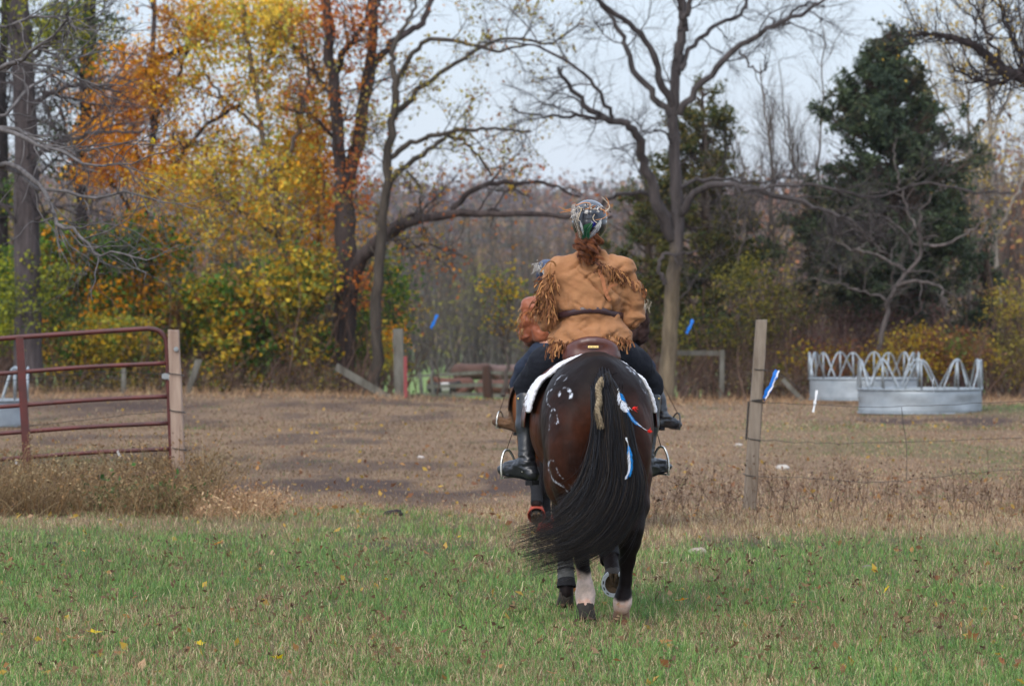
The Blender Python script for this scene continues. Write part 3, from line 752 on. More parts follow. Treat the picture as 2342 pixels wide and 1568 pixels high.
# yellow tree
T8 = [limb([(648, 890), (645, 700), (632, 520), (622, 420), (600, 300), (578, 170), (560, 60), (540, -60)], 18, 9, 102), limb([(625, 440), (660, 350), (680, 260), (700, 180), (690, 60)], 11, 5, 102, dy=-1),
      limb([(600, 300), (540, 250), (480, 180), (450, 100)], 9, 4, 102, dy=1), limb([(632, 540), (560, 480), (500, 400), (470, 330)], 10, 4, 102), limb([(580, 180), (620, 110), (640, 20)], 8, 4, 102),
      limb([(640, 600), (700, 520), (740, 440), (735, 330)], 9, 4, 102), limb([(560, 890), (555, 720), (530, 560), (500, 470)], 12, 6, 101.5)]
tree('yellow_tree', 'slim tree thick with golden yellow leaves left of the twin trunk', 'tree', None, 102, T8,
     [dict(n=90, L=(.7, 2), ang=.9, rm=.02, K=7, S=3), dict(n=900, L=(.3, 1), ang=.8, rm=.008, K=5)], bark='grey', leaves=3800, spread=.09,
     cloud=[(540, 30, 130, 70, 1.5, 3600), (660, 60, 90, 90, 1.5, 2600), (470, 130, 70, 60, 1.3, 900), (540, 380, 150, 90, 1.5, 2600), (420, 440, 120, 70, 1.3, 1900), (670, 420, 110, 110, 1.5, 2600), (540, 520, 180, 90, 1.5, 2800), (690, 240, 70, 120, 1, 1500), (590, 200, 110, 100, 1.4, 1500)],
     pal=[(.80, .60, .16), (.72, .54, .14), (.74, .42, .10), (.56, .52, .15), (.40, .42, .12), (.80, .50, .12), (.50, .28, .09), (.72, .36, .08), (.34, .20, .08)], lsize=.085, seed=18, clump=1.1)
tree('orange_sapling', 'slim sapling with rust orange leaves hugging the twin trunk', 'tree', None, 103.5,
     [limb([(715, 890), (722, 700), (730, 480), (720, 300), (700, 180)], 12, 5, 103.5), limb([(730, 480), (690, 400), (650, 330)], 7, 3, 103.5)],
     [dict(n=50, L=(.6, 1.6), ang=.9, rm=.015, K=6), dict(n=350, L=(.3, .8), ang=.8, rm=.007, K=5)], bark='brown', leaves=1500, spread=.1,
     cloud=[(700, 330, 60, 130, 1, 2600), (740, 500, 60, 80, 1, 1200)], pal=OR, lsize=.09, seed=19)

# cedars
def cedar(px, top, bot, halfw, Y, n1, label, seed, dens=1.0, pal=None, prof=None, gap=.42):
    r = np.random.default_rng(seed)
    b, t = W(px, bot, Y), W(px, top, Y); H = t[2] - b[2]; Rm = halfw / F * Y
    root = empty('cedar_tree', A([b[0], Y, float(ground_h(b[0], Y))]), label, 'tree')
    P = spline([b, (b + t) / 2 + A([.1, 0, 0]), t], 22); mb = MB(); V, Q = tubes(P, np.linspace(.2, .02, 22), 8); mb.add(V, Q, None, A(C(86, 74, 66))); mb.build('trunk', M_bark, root)
    prof = prof or [(0, .55), (.12, .9), (.3, 1), (.5, .85), (.7, .6), (.85, .35), (1, .05)]
    zt = r.random(n1) ** 1.05; a = r.uniform(0, 2 * math.pi, n1)
    L = Rm * np.interp(zt, *zip(*prof)) * (0.30 + 1.30 * fbm(np.cos(a) * 1.3 + 5, np.sin(a) * 1.3, zt * 7 + seed)) * 1.05
    p0 = b + (t - b) * zt[:, None]; K = 7
    Pb = [p0]; d = np.stack([np.cos(a), np.sin(a), r.uniform(-.05, .35, n1) + .3 * zt], -1)
    for k in range(K - 1):
        d = d + r.normal(0, .10, (n1, 3)) + A([0, 0, .06]); Pb.append(Pb[-1] + d / np.linalg.norm(d, axis=1, keepdims=True) * (L / (K - 1))[:, None])
    Pb = np.stack(Pb, 1); Rb = np.linspace(.028, .008, K)[None] * np.ones((n1, 1))
    mb = MB(); V, Q = tubes(Pb, Rb, 3); mb.add(V, Q, None, A(C(84, 70, 62)))
    P2, R2 = spawn(Pb, Rb, n1 * 6, (.25, .8), .7, .12, .2, .6, .009, 5, r, tmin=.3)
    V, Q = tubes(P2, R2, 3); mb.add(V, Q, None, A(C(84, 70, 62))); mb.build('branches', M_twig, root)
    n = int(n1 * 6 * 38 * dens); k = r.integers(0, len(P2), n); j = r.random(n) ** .7 * 3.999; ji = j.astype(int); f = (j - ji)[:, None]
    pp = P2[k, ji] * (1 - f) + P2[k, ji + 1] * f + r.normal(0, .05, (n, 3))
    keep = fbm(pp[:, 0] * 1.5 + 3, pp[:, 1] * 1.5, pp[:, 2] * 1.8, 2) > gap
    pp = pp[keep]
    V, Q, c = leaf_quads(pp, .066, pal, r, .8, elong=2.0); mb = MB(); mb.add(V, Q, None, c); mb.build('foliage', M_leaf, root)
CE = [(.045, .065, .042), (.065, .09, .05), (.09, .115, .058), (.03, .044, .03), (.13, .125, .075)]
CO = [(.10, .10, .03), (.14, .12, .035), (.05, .07, .025), (.08, .09, .03), (.20, .15, .05)]
cedar(2035, 75, 700, 230, 101, 420, 'broad dark green cedar with a pointed top above the hay feeders', 21, 1.15, CE, [(0, .80), (.1, .95), (.3, 1), (.42, .90), (.56, .72), (.72, .42), (.87, .2), (1, .03)], .42)
cedar(1605, 190, 860, 165, 104, 200, 'olive brown cedar standing directly behind the bare tree', 22, .85, CO, [(0, .5), (.15, .8), (.35, 1), (.55, .75), (.75, .5), (.9, .3), (1, .04)], .42)
cedar(1475, 390, 870, 120, 107, 90, 'low olive cedar to the left of the bare tree trunk', 23, .8, CO, None, .44)
cedar(2255, 560, 820, 70, 103, 40, 'small dark cedar at the right foot of the broad one', 24, .8, CE, None, .42)

# grey tangled dead tree in front of the cedar
Y9 = 97.5
T9 = [limb([(2010, 800), (2020, 720), (2040, 660), (2090, 600), (2110, 560), (2105, 500), (2125, 440)], 13, 3, Y9), limb([(2095, 595), (2060, 540), (2020, 510), (1960, 500)], 7, 2, Y9, dy=-1),
      limb([(2030, 690), (1960, 660), (1890, 650), (1830, 640)], 6, 2, Y9), limb([(2040, 660), (2100, 640), (2150, 650), (2160, 700)], 9, 4, Y9, dy=-.5), limb([(1895, 490), (1950, 515), (1990, 560), (2020, 580)], 9, 3, Y9 - 1),
      limb([(2070, 620), (2010, 590), (1940, 585), (1890, 570)], 9, 3, Y9, dy=1), limb([(2110, 560), (2160, 560), (2220, 530), (2260, 500)], 8, 3, Y9), limb([(2100, 540), (2070, 470), (2045, 400), (2040, 330)], 6, 2, Y9)]
tree('dead_tree', 'pale grey tangled dead tree leaning in front of the broad cedar', 'tree', None, Y9, T9,
     [dict(n=50, L=(.6, 1.6), ang=1.0, rm=.015, K=8, S=4, wob=.35), dict(n=330, L=(.3, .9), ang=.9, rm=.007, K=6, wob=.35), dict(n=600, L=(.12, .4), ang=.9, rm=.005, K=4)], bark=C(102, 95, 92), twigcol=C(96, 90, 86), seed=25)
# thin bare saplings between the bare tree and cedar, and right edge
def sapling(px, top, bot, Y, w, label, seed, n=36, bark='grey', leaves=0, pal=YE, group=None, lean=0, sp=1.0, name='bare_sapling'):
    r = np.random.default_rng(seed)
    q = [(px, bot)]; 
    for t in (.25, .5, .75, 1): q.append((px + lean * t + r.normal(0, 7), bot + (top - bot) * t))
    L = [limb(q, w, w * .3, Y, seed=seed)]
    for k in range(3):
        t = r.uniform(.3, .65); s = r.choice((-1, 1)); x0 = px + lean * t; y0 = bot + (top - bot) * t; ln = (bot - top) * r.uniform(.25, .4)
        L.append(limb([(x0, y0), (x0 + s * ln * .25, y0 - ln * .5), (x0 + s * ln * .35 + lean * .2, y0 - ln * 1.1)], w * .5, w * .2, Y, seed=seed + k))
    return tree(name, label, 'tree', group, Y, L, [dict(n=n, L=(.6 * sp, 1.8 * sp), ang=.6, up=.25, rm=.014, K=7, tmin=.25, wob=.15), dict(n=n * 7, L=(.3 * sp, 1.0 * sp), ang=.6, up=.2, rm=.007, K=5, wob=.18), dict(n=n * 16, L=(.15 * sp, .45 * sp), ang=.6, up=.1, rm=.004, K=4)],
         bark=bark, leaves=leaves, pal=pal, seed=seed, lsize=.08)
sapling(1800, 150, 900, 104, 10, 'tall thin bare sapling halfway between bare tree and broad cedar', 31, 50, lean=-60)
sapling(1745, 240, 900, 106, 9, 'bare sapling just left of the tallest one behind the timber post', 32, 46, lean=20)
sapling(1855, 70, 900, 106, 9, 'bare sapling touching the left side of the broad cedar', 33, 40, lean=30)
sapling(1700, 330, 900, 103, 9, 'low bare sapling near the thin grey post and rail', 34, 40, lean=-25)
sapling(2230, 60, 850, 104, 13, 'pale bare tree with yellow tinged twigs right of the broad cedar', 35, 70, bark='pale', leaves=900, pal=[(.55, .40, .12), (.48, .36, .12)], lean=-30, name='bare_tree')
sapling(2300, -40, 850, 107, 15, 'pale bare tree rising out of frame at the right edge', 36, 80, bark='pale', leaves=500, pal=[(.55, .40, .12), (.48, .36, .12)], lean=-60, name='bare_tree')
TR = [limb([(2620, 900), (2600, 500), (2540, 300), (2450, 230), (2380, 190), (2300, 160), (2240, 110), (2160, 85), (2100, 80)], 60, 5, 70, K=34), limb([(2520, 280), (2420, 220), (2342, 170), (2280, 208), (2240, 200), (2180, 180)], 20, 5, 70, K=26),
      limb([(2400, 200), (2330, 130), (2290, 60), (2260, -30)], 13, 5, 70, dy=.5), limb([(2300, 160), (2250, 60), (2220, -10)], 8, 4, 70, dy=-.5)]
tree('dark_limbed_tree', 'tree outside the right edge whose black limbs reach into the sky corner', 'tree', None, 70, TR,
     [dict(n=110, L=(.5, 1.5), ang=.8, up=.25, rm=.016, K=8, S=3, tmin=.3, wob=.2), dict(n=800, L=(.25, .8), ang=.7, up=.2, rm=.006, K=6), dict(n=1800, L=(.1, .3), ang=.7, rm=.003, K=4)], bark=C(58, 52, 52), leaves=500, pal=[(.5, .35, .1), (.4, .28, .08)], lsize=.05, seed=37)
sapling(1150, 640, 905, 104, 11, 'small young tree with yellow green leaves behind the left rider', 38, 26, leaves=700, pal=YG_, sp=.6, name='young_tree')

# near bare branches hanging in from a tree outside the left edge
YN = 47
TN = [limb([(-420, 1100), (-430, 600), (-400, 200), (-380, -150)], 90, 60, YN),
      limb([(-390, 80), (-200, 160), (0, 160), (60, 130), (150, 60), (185, -10)], 18.6, 1.8, YN, dy=-3), limb([(-395, 150), (-150, 190), (0, 160), (60, 140), (230, 190), (330, 180)], 14.9, 1.8, YN, dy=-2),
      limb([(-400, 260), (-200, 300), (0, 260), (100, 180), (230, 120), (330, 118)], 13.6, 1.8, YN, dy=2), limb([(-400, 300), (-150, 330), (0, 300), (60, 330), (130, 350), (250, 350), (330, 330)], 16.1, 1.8, YN, dy=-1),
      limb([(-410, 400), (-200, 330), (0, 290), (100, 330), (200, 370), (300, 380), (400, 340)], 16.1, 1.8, YN, dy=-4), limb([(-410, 330), (-200, 340), (20, 380), (90, 420), (200, 440), (300, 440), (395, 460), (470, 470)], 16.1, 1.8, YN, dy=-2),
      limb([(-410, 460), (-250, 440), (0, 385), (60, 410), (100, 460), (120, 510), (160, 540), (200, 585), (280, 600), (330, 615), (400, 575)], 16.1, 1.8, YN, K=30, dy=-3),
      limb([(100, 455), (130, 500), (170, 510), (250, 500), (310, 510)], 3.7, 1.8, YN - 1.5), limb([(230, 600), (205, 570), (208, 615), (180, 640)], 3.1, 1.8, YN - 1.6),
      limb([(165, 310), (170, 370), (180, 420), (185, 460)], 3.1, 1.8, YN - 1), limb([(260, 440), (280, 480), (295, 520), (290, 545)], 3.1, 1.8, YN - 1),
      limb([(-400, 60), (-150, 40), (0, 60), (120, 40), (200, 70), (300, 60)], 12.4, 1.8, YN, dy=-2)]
tree('overhanging_tree', 'tree outside the left edge whose thin bare pale branches droop into view', 'tree', None, YN, TN,
     [dict(n=150, L=(.5, 1.7), ang=.6, up=-.03, rm=.009, K=10, S=4, tmin=.35, wob=.18), dict(n=600, L=(.2, .8), ang=.8, rm=.004, K=6, wob=.25), dict(n=700, L=(.06, .25), ang=.8, rm=.003, K=4)],
     bark=C(100, 96, 95), twigcol=C(88, 84, 82), seed=41)
r = np.random.default_rng(3); V, Q, c = leaf_quads(A([W(348, 322, 46.5)]), .11, [(.65, .50, .05)], r)
o = mesh('hanging_leaf', V - W(348, 322, 46.5), Q, M_leaf, col=c, loc=W(348, 322, 46.5)); tag(o, 'single yellow leaf left hanging on the near bare branches', 'leaf')
# ------------------------------------------------------------------ shrubs and woods
def shrub(name, label, cat, px, py, Y, n_st, H, spread, cloud, pal, lsize, seed, bark='brown', group=None, per=20, sig=.14, tw=8):
    r = np.random.default_rng(seed); b = W(px, py, Y); b[2] = float(ground_h(b[0], b[1]))
    root = empty(name, b, label, cat, group)
    P0 = np.repeat(b[None], n_st, 0) + r.normal(0, 1, (n_st, 3)) * A([spread, spread * .6, 0]); K = 8
    d = r.normal(0, .3, (n_st, 3)) + A([0, 0, 1]); Pb = [P0]; L = r.uniform(.55, 1.1, n_st) * H
    for k in range(K - 1):
        d = d + r.normal(0, .14, (n_st, 3)); Pb.append(Pb[-1] + d / np.linalg.norm(d, axis=1, keepdims=True) * (L / (K - 1))[:, None])
    Pb = np.stack(Pb, 1); Rb = r.uniform(.008, .022, n_st)[:, None] * np.linspace(1, .3, K)[None]
    mb = MB(); bc = A(BK[bark]) if isinstance(bark, str) else A(bark)
    V, Q = tubes(Pb, Rb, 4); mb.add(V, Q, None, bc)
    P2, R2 = spawn(Pb, Rb, n_st * tw, (.25, .9), .7, .1, .2, .6, .007, 5, r)
    V, Q = tubes(P2, R2, 3); mb.add(V, Q, None, bc * .9); mb.build('stems', M_bark, root)['kind'] = 'stuff'
    mb = MB(); V, Q, c = leaf_quads(cloud_pts(cloud, Y, r, per, sig), lsize, pal, r, .9); mb.add(V, Q, None, c); mb.build('foliage', M_leaf, root)
    return root
S = shrub
S('green_shrub', 'tall dark green shrub with orange tips behind the gate near the big trunk', 'shrub', 180, 890, 102, 26, 3.2, 1.0, [(150, 590, 120, 90, 1.2, 4200), (170, 740, 130, 90, 1.2, 3800)], GR[:4] + OR[:1] + GR[3:], .11, 51)
S('green_shrub', 'green shrub mixed with orange leaves above the middle of the red gate', 'shrub', 330, 890, 101.5, 26, 3.2, 1.0, [(330, 560, 110, 80, 1.2, 3800), (300, 700, 110, 70, 1.2, 3000)], GR[:4] + OR[:2] + GR[1:3], .11, 52)
S('yellow_shrub', 'yellow green shrub showing over the top rail of the red gate', 'shrub', 260, 895, 99, 26, 2.0, 1.2, [(250, 780, 130, 60, 1, 3600), (180, 830, 100, 40, .9, 1200), (280, 850, 140, 36, 1, 1600)], YG_ + GR[:2], .10, 53)
S('orange_shrub', 'rusty orange shrub directly behind the pale gate post', 'shrub', 450, 895, 101, 24, 2.6, .9, [(460, 690, 80, 60, 1, 2000), (440, 770, 70, 60, 1, 1500)], MX, .11, 54)
S('yellow_shrub', 'large yellow shrub between the gate post and twin trunk', 'shrub', 570, 895, 99.5, 34, 3.0, 1.1, [(560, 680, 110, 80, 1.2, 4000), (560, 790, 110, 60, 1.1, 3000), (540, 855, 120, 36, 1, 1500)], YG_ + GR[:2], .115, 55)
S('yellow_shrub', 'bright yellow shrub growing against the foot of the twin trunk', 'shrub', 690, 895, 100, 30, 3.0, .8, [(690, 640, 80, 90, 1, 2800), (680, 780, 80, 70, 1, 2400), (690, 855, 80, 36, 1, 900)], YG_ + GR[:1], .11, 56)
S('dark_shrub', 'dark green ivy covered shrub between the two trunks', 'shrub', 835, 900, 103, 22, 2.4, .6, [(830, 780, 50, 110, .9, 2200), (900, 700, 40, 130, .8, 1500), (905, 830, 28, 60, .6, 700)], GR, .085, 57)
S('brown_brush', 'low brown leafless brush along the ground right of the gate post', 'brush', 520, 900, 98.5, 44, .7, 1.6, [(520, 880, 190, 18, 1, 1000)], GRY, .06, 58, tw=10)
S('brown_brush', 'low brown brush at the foot of the twin trunk', 'brush', 760, 900, 98.3, 36, .6, 1.2, [(720, 885, 120, 15, 1, 700)], GRY, .06, 59, tw=10)
S('brown_brush', 'low brown brush seen behind the red gate rails', 'brush', 250, 900, 97.5, 44, .7, 1.8, [(220, 880, 200, 16, 1, 1000)], GRY, .06, 60, tw=10)
S('orange_shrub', 'small orange leaved shrub beside the slender tree', 'shrub', 890, 900, 101, 16, 1.5, .4, [(885, 800, 35, 60, .6, 700)], OR[:2] + YG_[:2], .08, 61)
S('green_shrub', 'leafy green and yellow shrub at the left picture edge', 'shrub', 20, 880, 99, 20, 2.6, .7, [(20, 640, 80, 80, 1, 2200), (0, 740, 70, 70, 1, 1600)], [(.10, .17, .03), (.30, .32, .05), (.05, .10, .03)], .09, 62)
# right side
S('bramble_thicket', 'reddish grey leafless bramble thicket behind the rear hay feeder', 'thicket', 1990, 900, 103, 170, 2.6, 2.6, [(2040, 740, 200, 45, 1.2, 900)], [(.20, .10, .08), (.14, .09, .08)], .06, 71, bark=C(112, 88, 86), tw=14)
S('golden_shrub', 'low golden and rust shrub right behind the front hay feeder', 'shrub', 2130, 905, 98, 60, 1.6, 1.8, [(2130, 800, 150, 55, 1.2, 4200), (2060, 840, 120, 40, 1.1, 1500)], [(.34, .27, .06), (.40, .27, .06), (.19, .09, .05), (.22, .12, .06), (.14, .17, .05)], .07, 72)
S('rust_shrub', 'low rust brown shrub left of the hay feeders', 'shrub', 1890, 900, 99, 60, 1.6, 1.4, [(1900, 830, 120, 50, 1.1, 2400)], [(.26, .11, .05), (.18, .08, .05), (.42, .30, .05), (.12, .16, .04)], .075, 73, tw=12)
S('rust_shrub', 'tall rust brown shrub at the right picture edge', 'shrub', 2320, 905, 100, 60, 2.4, 1.0, [(2300, 820, 90, 80, 1.1, 2400), (2320, 700, 70, 60, 1, 1000)], [(.18, .11, .07), (.22, .14, .07), (.34, .27, .07), (.24, .21, .07)], .065, 74, tw=12)
S('olive_shrub', 'olive and yellow shrub behind the weathered timber post', 'shrub', 1745, 900, 101, 60, 2.8, 1.1, [(1720, 650, 100, 70, 1.2, 2000), (1700, 780, 110, 70, 1.2, 2200), (1790, 720, 70, 60, 1, 1100)], [(.10, .11, .04), (.16, .15, .05), (.28, .24, .06), (.07, .08, .035), (.14, .10, .065)], .07, 75, tw=12)
S('olive_shrub', 'dark olive shrub left of the bare tree foot', 'shrub', 1620, 900, 102, 40, 2.0, .9, [(1600, 790, 90, 90, 1.1, 2600)], [(.06, .08, .03), (.10, .11, .04), (.26, .24, .05), (.04, .06, .025)], .08, 76)
S('brown_brush', 'dense brown brush along the ground from the bare tree to the feeders', 'brush', 1760, 905, 98.6, 90, 1.3, 2.0, [(1760, 870, 200, 26, 1, 1400)], GRY, .055, 77, tw=12)
S('dark_shrub', 'very dark undergrowth shrub beneath the broad cedar', 'shrub', 2010, 890, 104.5, 40, 2.6, 2.0, [(2020, 700, 200, 60, 1.2, 3500)], [(.03, .04, .02), (.05, .06, .025), (.10, .07, .05)], .09, 78)

# far grey woodland behind everything: trunks, twigs and thin remaining leaves as one mass
def wood(name, label, x0, x1, Y0, Y1_, top, n, seed, cols, leaf_n, pal, lsize=.16):
    r = np.random.default_rng(seed); mb = MB(); K = 8
    y = r.uniform(Y0, Y1_, n); px = r.uniform(x0, x1, n); x = (px - CX) / F * y
    gz = ground_h(x, y); tp = np.interp(px, *zip(*top)) + r.normal(0, 26, n) + r.exponential(22, n)
    H = np.maximum(EYE - (tp - HY) / F * y - gz, 1.5) * r.uniform(.8, 1.03, n)
    P = np.stack([x, y, gz], -1)[:, None] + np.stack([0 * H, 0 * H, H], -1)[:, None] * np.linspace(0, 1, K)[None, :, None]
    P[:, 1:] += np.cumsum(r.normal(0, .16, (n, K - 1, 3)) * A([1, 1, 0]), 1)
    R = r.uniform(.02, .075, n)[:, None] * np.linspace(1, .15, K)[None]
    cc = A(cols)[r.integers(0, len(cols), n)]
    V, Q = tubes(P, R, 4); mb.add(V, Q, None, np.repeat(cc, K * 4, 0))
    P2, R2 = spawn(P, R, n * 9, (.8, 2.6), .6, .3, .15, .5, .03, 5, r, tmin=.2)
    V, Q = tubes(P2, R2, 3); mb.add(V, Q, None, A(cols[0]) * 1.0)
    P3, R3 = spawn(P2, R2, n * 46, (.3, 1.3), .7, .1, .2, .5, .012, 4, r)
    V, Q = tubes(P3, R3, 3); mb.add(V, Q, None, A(cols[0]) * .95)
    k = r.integers(0, len(P2), leaf_n); j = r.integers(0, 5, leaf_n)
    V, Q, c = leaf_quads(P2[k, j] + r.normal(0, .25, (leaf_n, 3)), lsize, pal, r, .25); mb.add(V, Q, None, c)
    o = mb.build(name, M_leaf); tag(o, label, 'woodland', kind='stuff'); return o
WC = [C(94, 87, 83), C(76, 70, 67), C(112, 105, 99), C(70, 62, 58)]
wood('grey_woodland', 'leafless grey woodland beyond the pasture', 860, 1560, 215, 310, [(860, 470), (1000, 480), (1150, 490), (1300, 470), (1500, 430), (1560, 420)], 300, 81, WC, 9000, [(.13, .105, .085), (.16, .13, .10), (.10, .085, .07), (.19, .13, .08), (.24, .12, .06)], .13)
wood('grey_woodland', 'yellowing brush along the edge of the far pasture', 900, 1500, 200, 235, [(900, 700), (1000, 640), (1150, 620), (1300, 680), (1500, 650)], 130, 82, WC, 6000, [(.18, .17, .06), (.26, .24, .06), (.15, .115, .08), (.12, .10, .08)], .12)
wood('dark_woodland', 'dim woodland behind the autumn trees on the left', -160, 900, 112, 150, [(-160, 420), (300, 560), (520, 560), (700, 540), (900, 600)], 240, 83, [C(76, 68, 62), C(60, 54, 50)], 14000, [(.05, .07, .03), (.10, .10, .04), (.22, .14, .05), (.16, .10, .05), (.30, .24, .06)], .15)
wood('rust_woodland', 'rust coloured woodland beyond the hay feeders', 1560, 2520, 112, 160, [(1560, 560), (1750, 500), (1950, 480), (2200, 320), (2342, 300), (2520, 290)], 330, 84, [C(104, 91, 85), C(84, 74, 70), C(120, 108, 99)], 15000, [(.34, .15, .08), (.25, .13, .09), (.18, .13, .10), (.44, .32, .12), (.16, .13, .11)], .14)

# trees clothing the hill
def hill_wood():
    r = np.random.default_rng(91); n = 3600
    y = r.uniform(430, 1150, n); x = r.uniform(-.17, .17, n) * y; gz = ground_h(x, y); H = r.uniform(7, 13, n)
    mb = MB(); k = 34; N = n * k
    c = np.repeat(np.stack([x, y, gz + H * .55], -1), k, 0) + r.normal(size=(N, 3)) * np.repeat(H, k)[:, None] * A([.22, .22, .24])
    pal = A([(.15, .125, .13), (.18, .14, .13), (.25, .14, .10), (.14, .12, .125), (.21, .15, .12), (.12, .12, .10), (.26, .18, .11)])
    ci = np.repeat(pal[(np.clip(fbm(x * .03, y * .02, 0, 2) * 1.5 - .25 + r.normal(0, .2, n), 0, .999) * 7).astype(int)], k, 0) * r.uniform(.7, 1.3, (N, 1))
    V, Q, _ = leaf_quads(c, .9, pal, r); mb.add(V, Q, None, np.repeat(ci, 4, 0))
    P = np.stack([x, y, gz], -1)[:, None] + np.stack([0 * H, 0 * H, H], -1)[:, None] * np.linspace(0, 1, 4)[None, :, None]
    V, Q = tubes(P, r.uniform(.1, .25, n)[:, None] * np.linspace(1, .2, 4)[None], 3); mb.add(V, Q, None, A(C(110, 100, 98)))
    tag(mb.build('hill_woodland', M_leaf), 'autumn woodland covering the distant low hill', 'woodland', kind='stuff')
hill_wood()

# ------------------------------------------------------------------ weeds, fallen leaves, clods
def weeds(name, label, n, rect, Y0, Y1_, hr, cols, seed, heads=True, wd=.0035, lean=.35, tw=3, dens=None):
    r = np.random.default_rng(seed); x = r.uniform(rect[0], rect[1], n); y = r.uniform(Y0, Y1_, n)
    x = (x - CX) / F * y
    if dens is not None:
        ok = r.random(n) < dens(x, y); x, y = x[ok], y[ok]; n = len(x)
    z = ground_h(x, y); h = r.uniform(*hr, n) * (.15 + 1.7 * fbm(x * 1.6, y * 1.2, 4.)); K = 6
    d = np.stack([r.normal(0, lean, n), r.normal(0, lean, n), np.ones(n)], -1); P = [np.stack([x, y, z - .01], -1)]
    for k in range(K - 1):
        d = d + r.normal(0, .13, (n, 3)) + np.stack([d[:, 0] * .12, d[:, 1] * .12, 0 * h - .06], -1); P.append(P[-1] + d / np.linalg.norm(d, axis=1, keepdims=True) * (h / (K - 1))[:, None])
    P = np.stack(P, 1); R = np.full((n, K), wd) * np.linspace(1, .4, K) * r.uniform(.6, 1.3, n)[:, None]
    cc = A(cols)[r.integers(0, len(cols), n)] * r.uniform(.7, 1.2, (n, 1)); mb = MB()
    V, Q = tubes(P, R, 3); mb.add(V, Q, None, np.repeat(cc, K * 3, 0))
    if tw:
        P2, R2 = spawn(P, R, n * tw, (.05, .22), .7, .1, .15, .7, wd * .7, 4, r, tmin=.35)
        V, Q = tubes(P2, R2, 3); mb.add(V, Q, None, A(cols[0]))
        if heads:
            k = r.integers(0, len(P2), n * tw); V, Q, c = leaf_quads(P2[k, 3] + r.normal(0, .012, (n * tw, 3)), .022, cols, r, 2., elong=1.6); mb.add(V, Q, None, c)
    tag(mb.build(name, M_grass), label, 'weeds', kind='stuff')
TAN = [(.44, .30, .19), (.56, .41, .26), (.32, .20, .12), (.20, .12, .08), (.46, .27, .15)]
weeds('dry_weeds', 'tall tangled straw coloured dry weeds under the red gate', 5200, (-260, 520), 38.9, 43.2, (.12, .62), [tuple(A(q) * A([.62, .66, .62])) for q in TAN], 101, tw=3, dens=lambda x, y: np.clip(1.1 - 1.0 * sst(-3.3, -2.6, x) , 0, 1) * sst(.34, .62, fbm(x * 1.3 + 7, y * 1.1, 3., 2)) * 1.3)
weeds('dry_weeds', 'short straw tufts just right of the pale gate post', 420, (430, 640), 38.0, 41.0, (.08, .26), TAN, 102, tw=2)
weeds('dark_weeds', 'thin dark dried weed stems round the weathered timber post', 420, (1480, 2600), 37.0, 43.6, (.08, .42), [(.10, .065, .045), (.16, .10, .07), (.22, .15, .10), (.08, .05, .04)], 103, wd=.003, lean=.12, tw=4)
weeds('dark_weeds', 'sparse dark weed stems standing in the near grass', 700, (-200, 2550), 21, 33, (.05, .16), [(.12, .075, .05), (.18, .12, .07)], 104, wd=.0022, lean=.25, tw=3)
weeds('dry_weeds', 'fringe of pale dry grass along the brow below the trees', 3200, (60, 2500), 91, 98, (.06, .20), TAN, 105, wd=.006, tw=1, heads=False, dens=lambda x, y: np.where((CX + F * x / y > 925) & (CX + F * x / y < 1490), .12, 1))
r = np.random.default_rng(106)
b = W(325, 1150, 40.4); pts = b + r.normal(size=(900, 3)) * A([.28, .15, .10]); pts[:, 2] = np.abs(pts[:, 2])+.02
V, Q, c = leaf_quads(pts, .05, [(.05, .12, .03), (.07, .16, .05), (.03, .07, .02)], r); o = mesh('leafy_weed', V - b, Q, M_leaf, col=c, loc=b); tag(o, 'dark green leafy weed clump beneath the gate beside the pale post', 'weed')

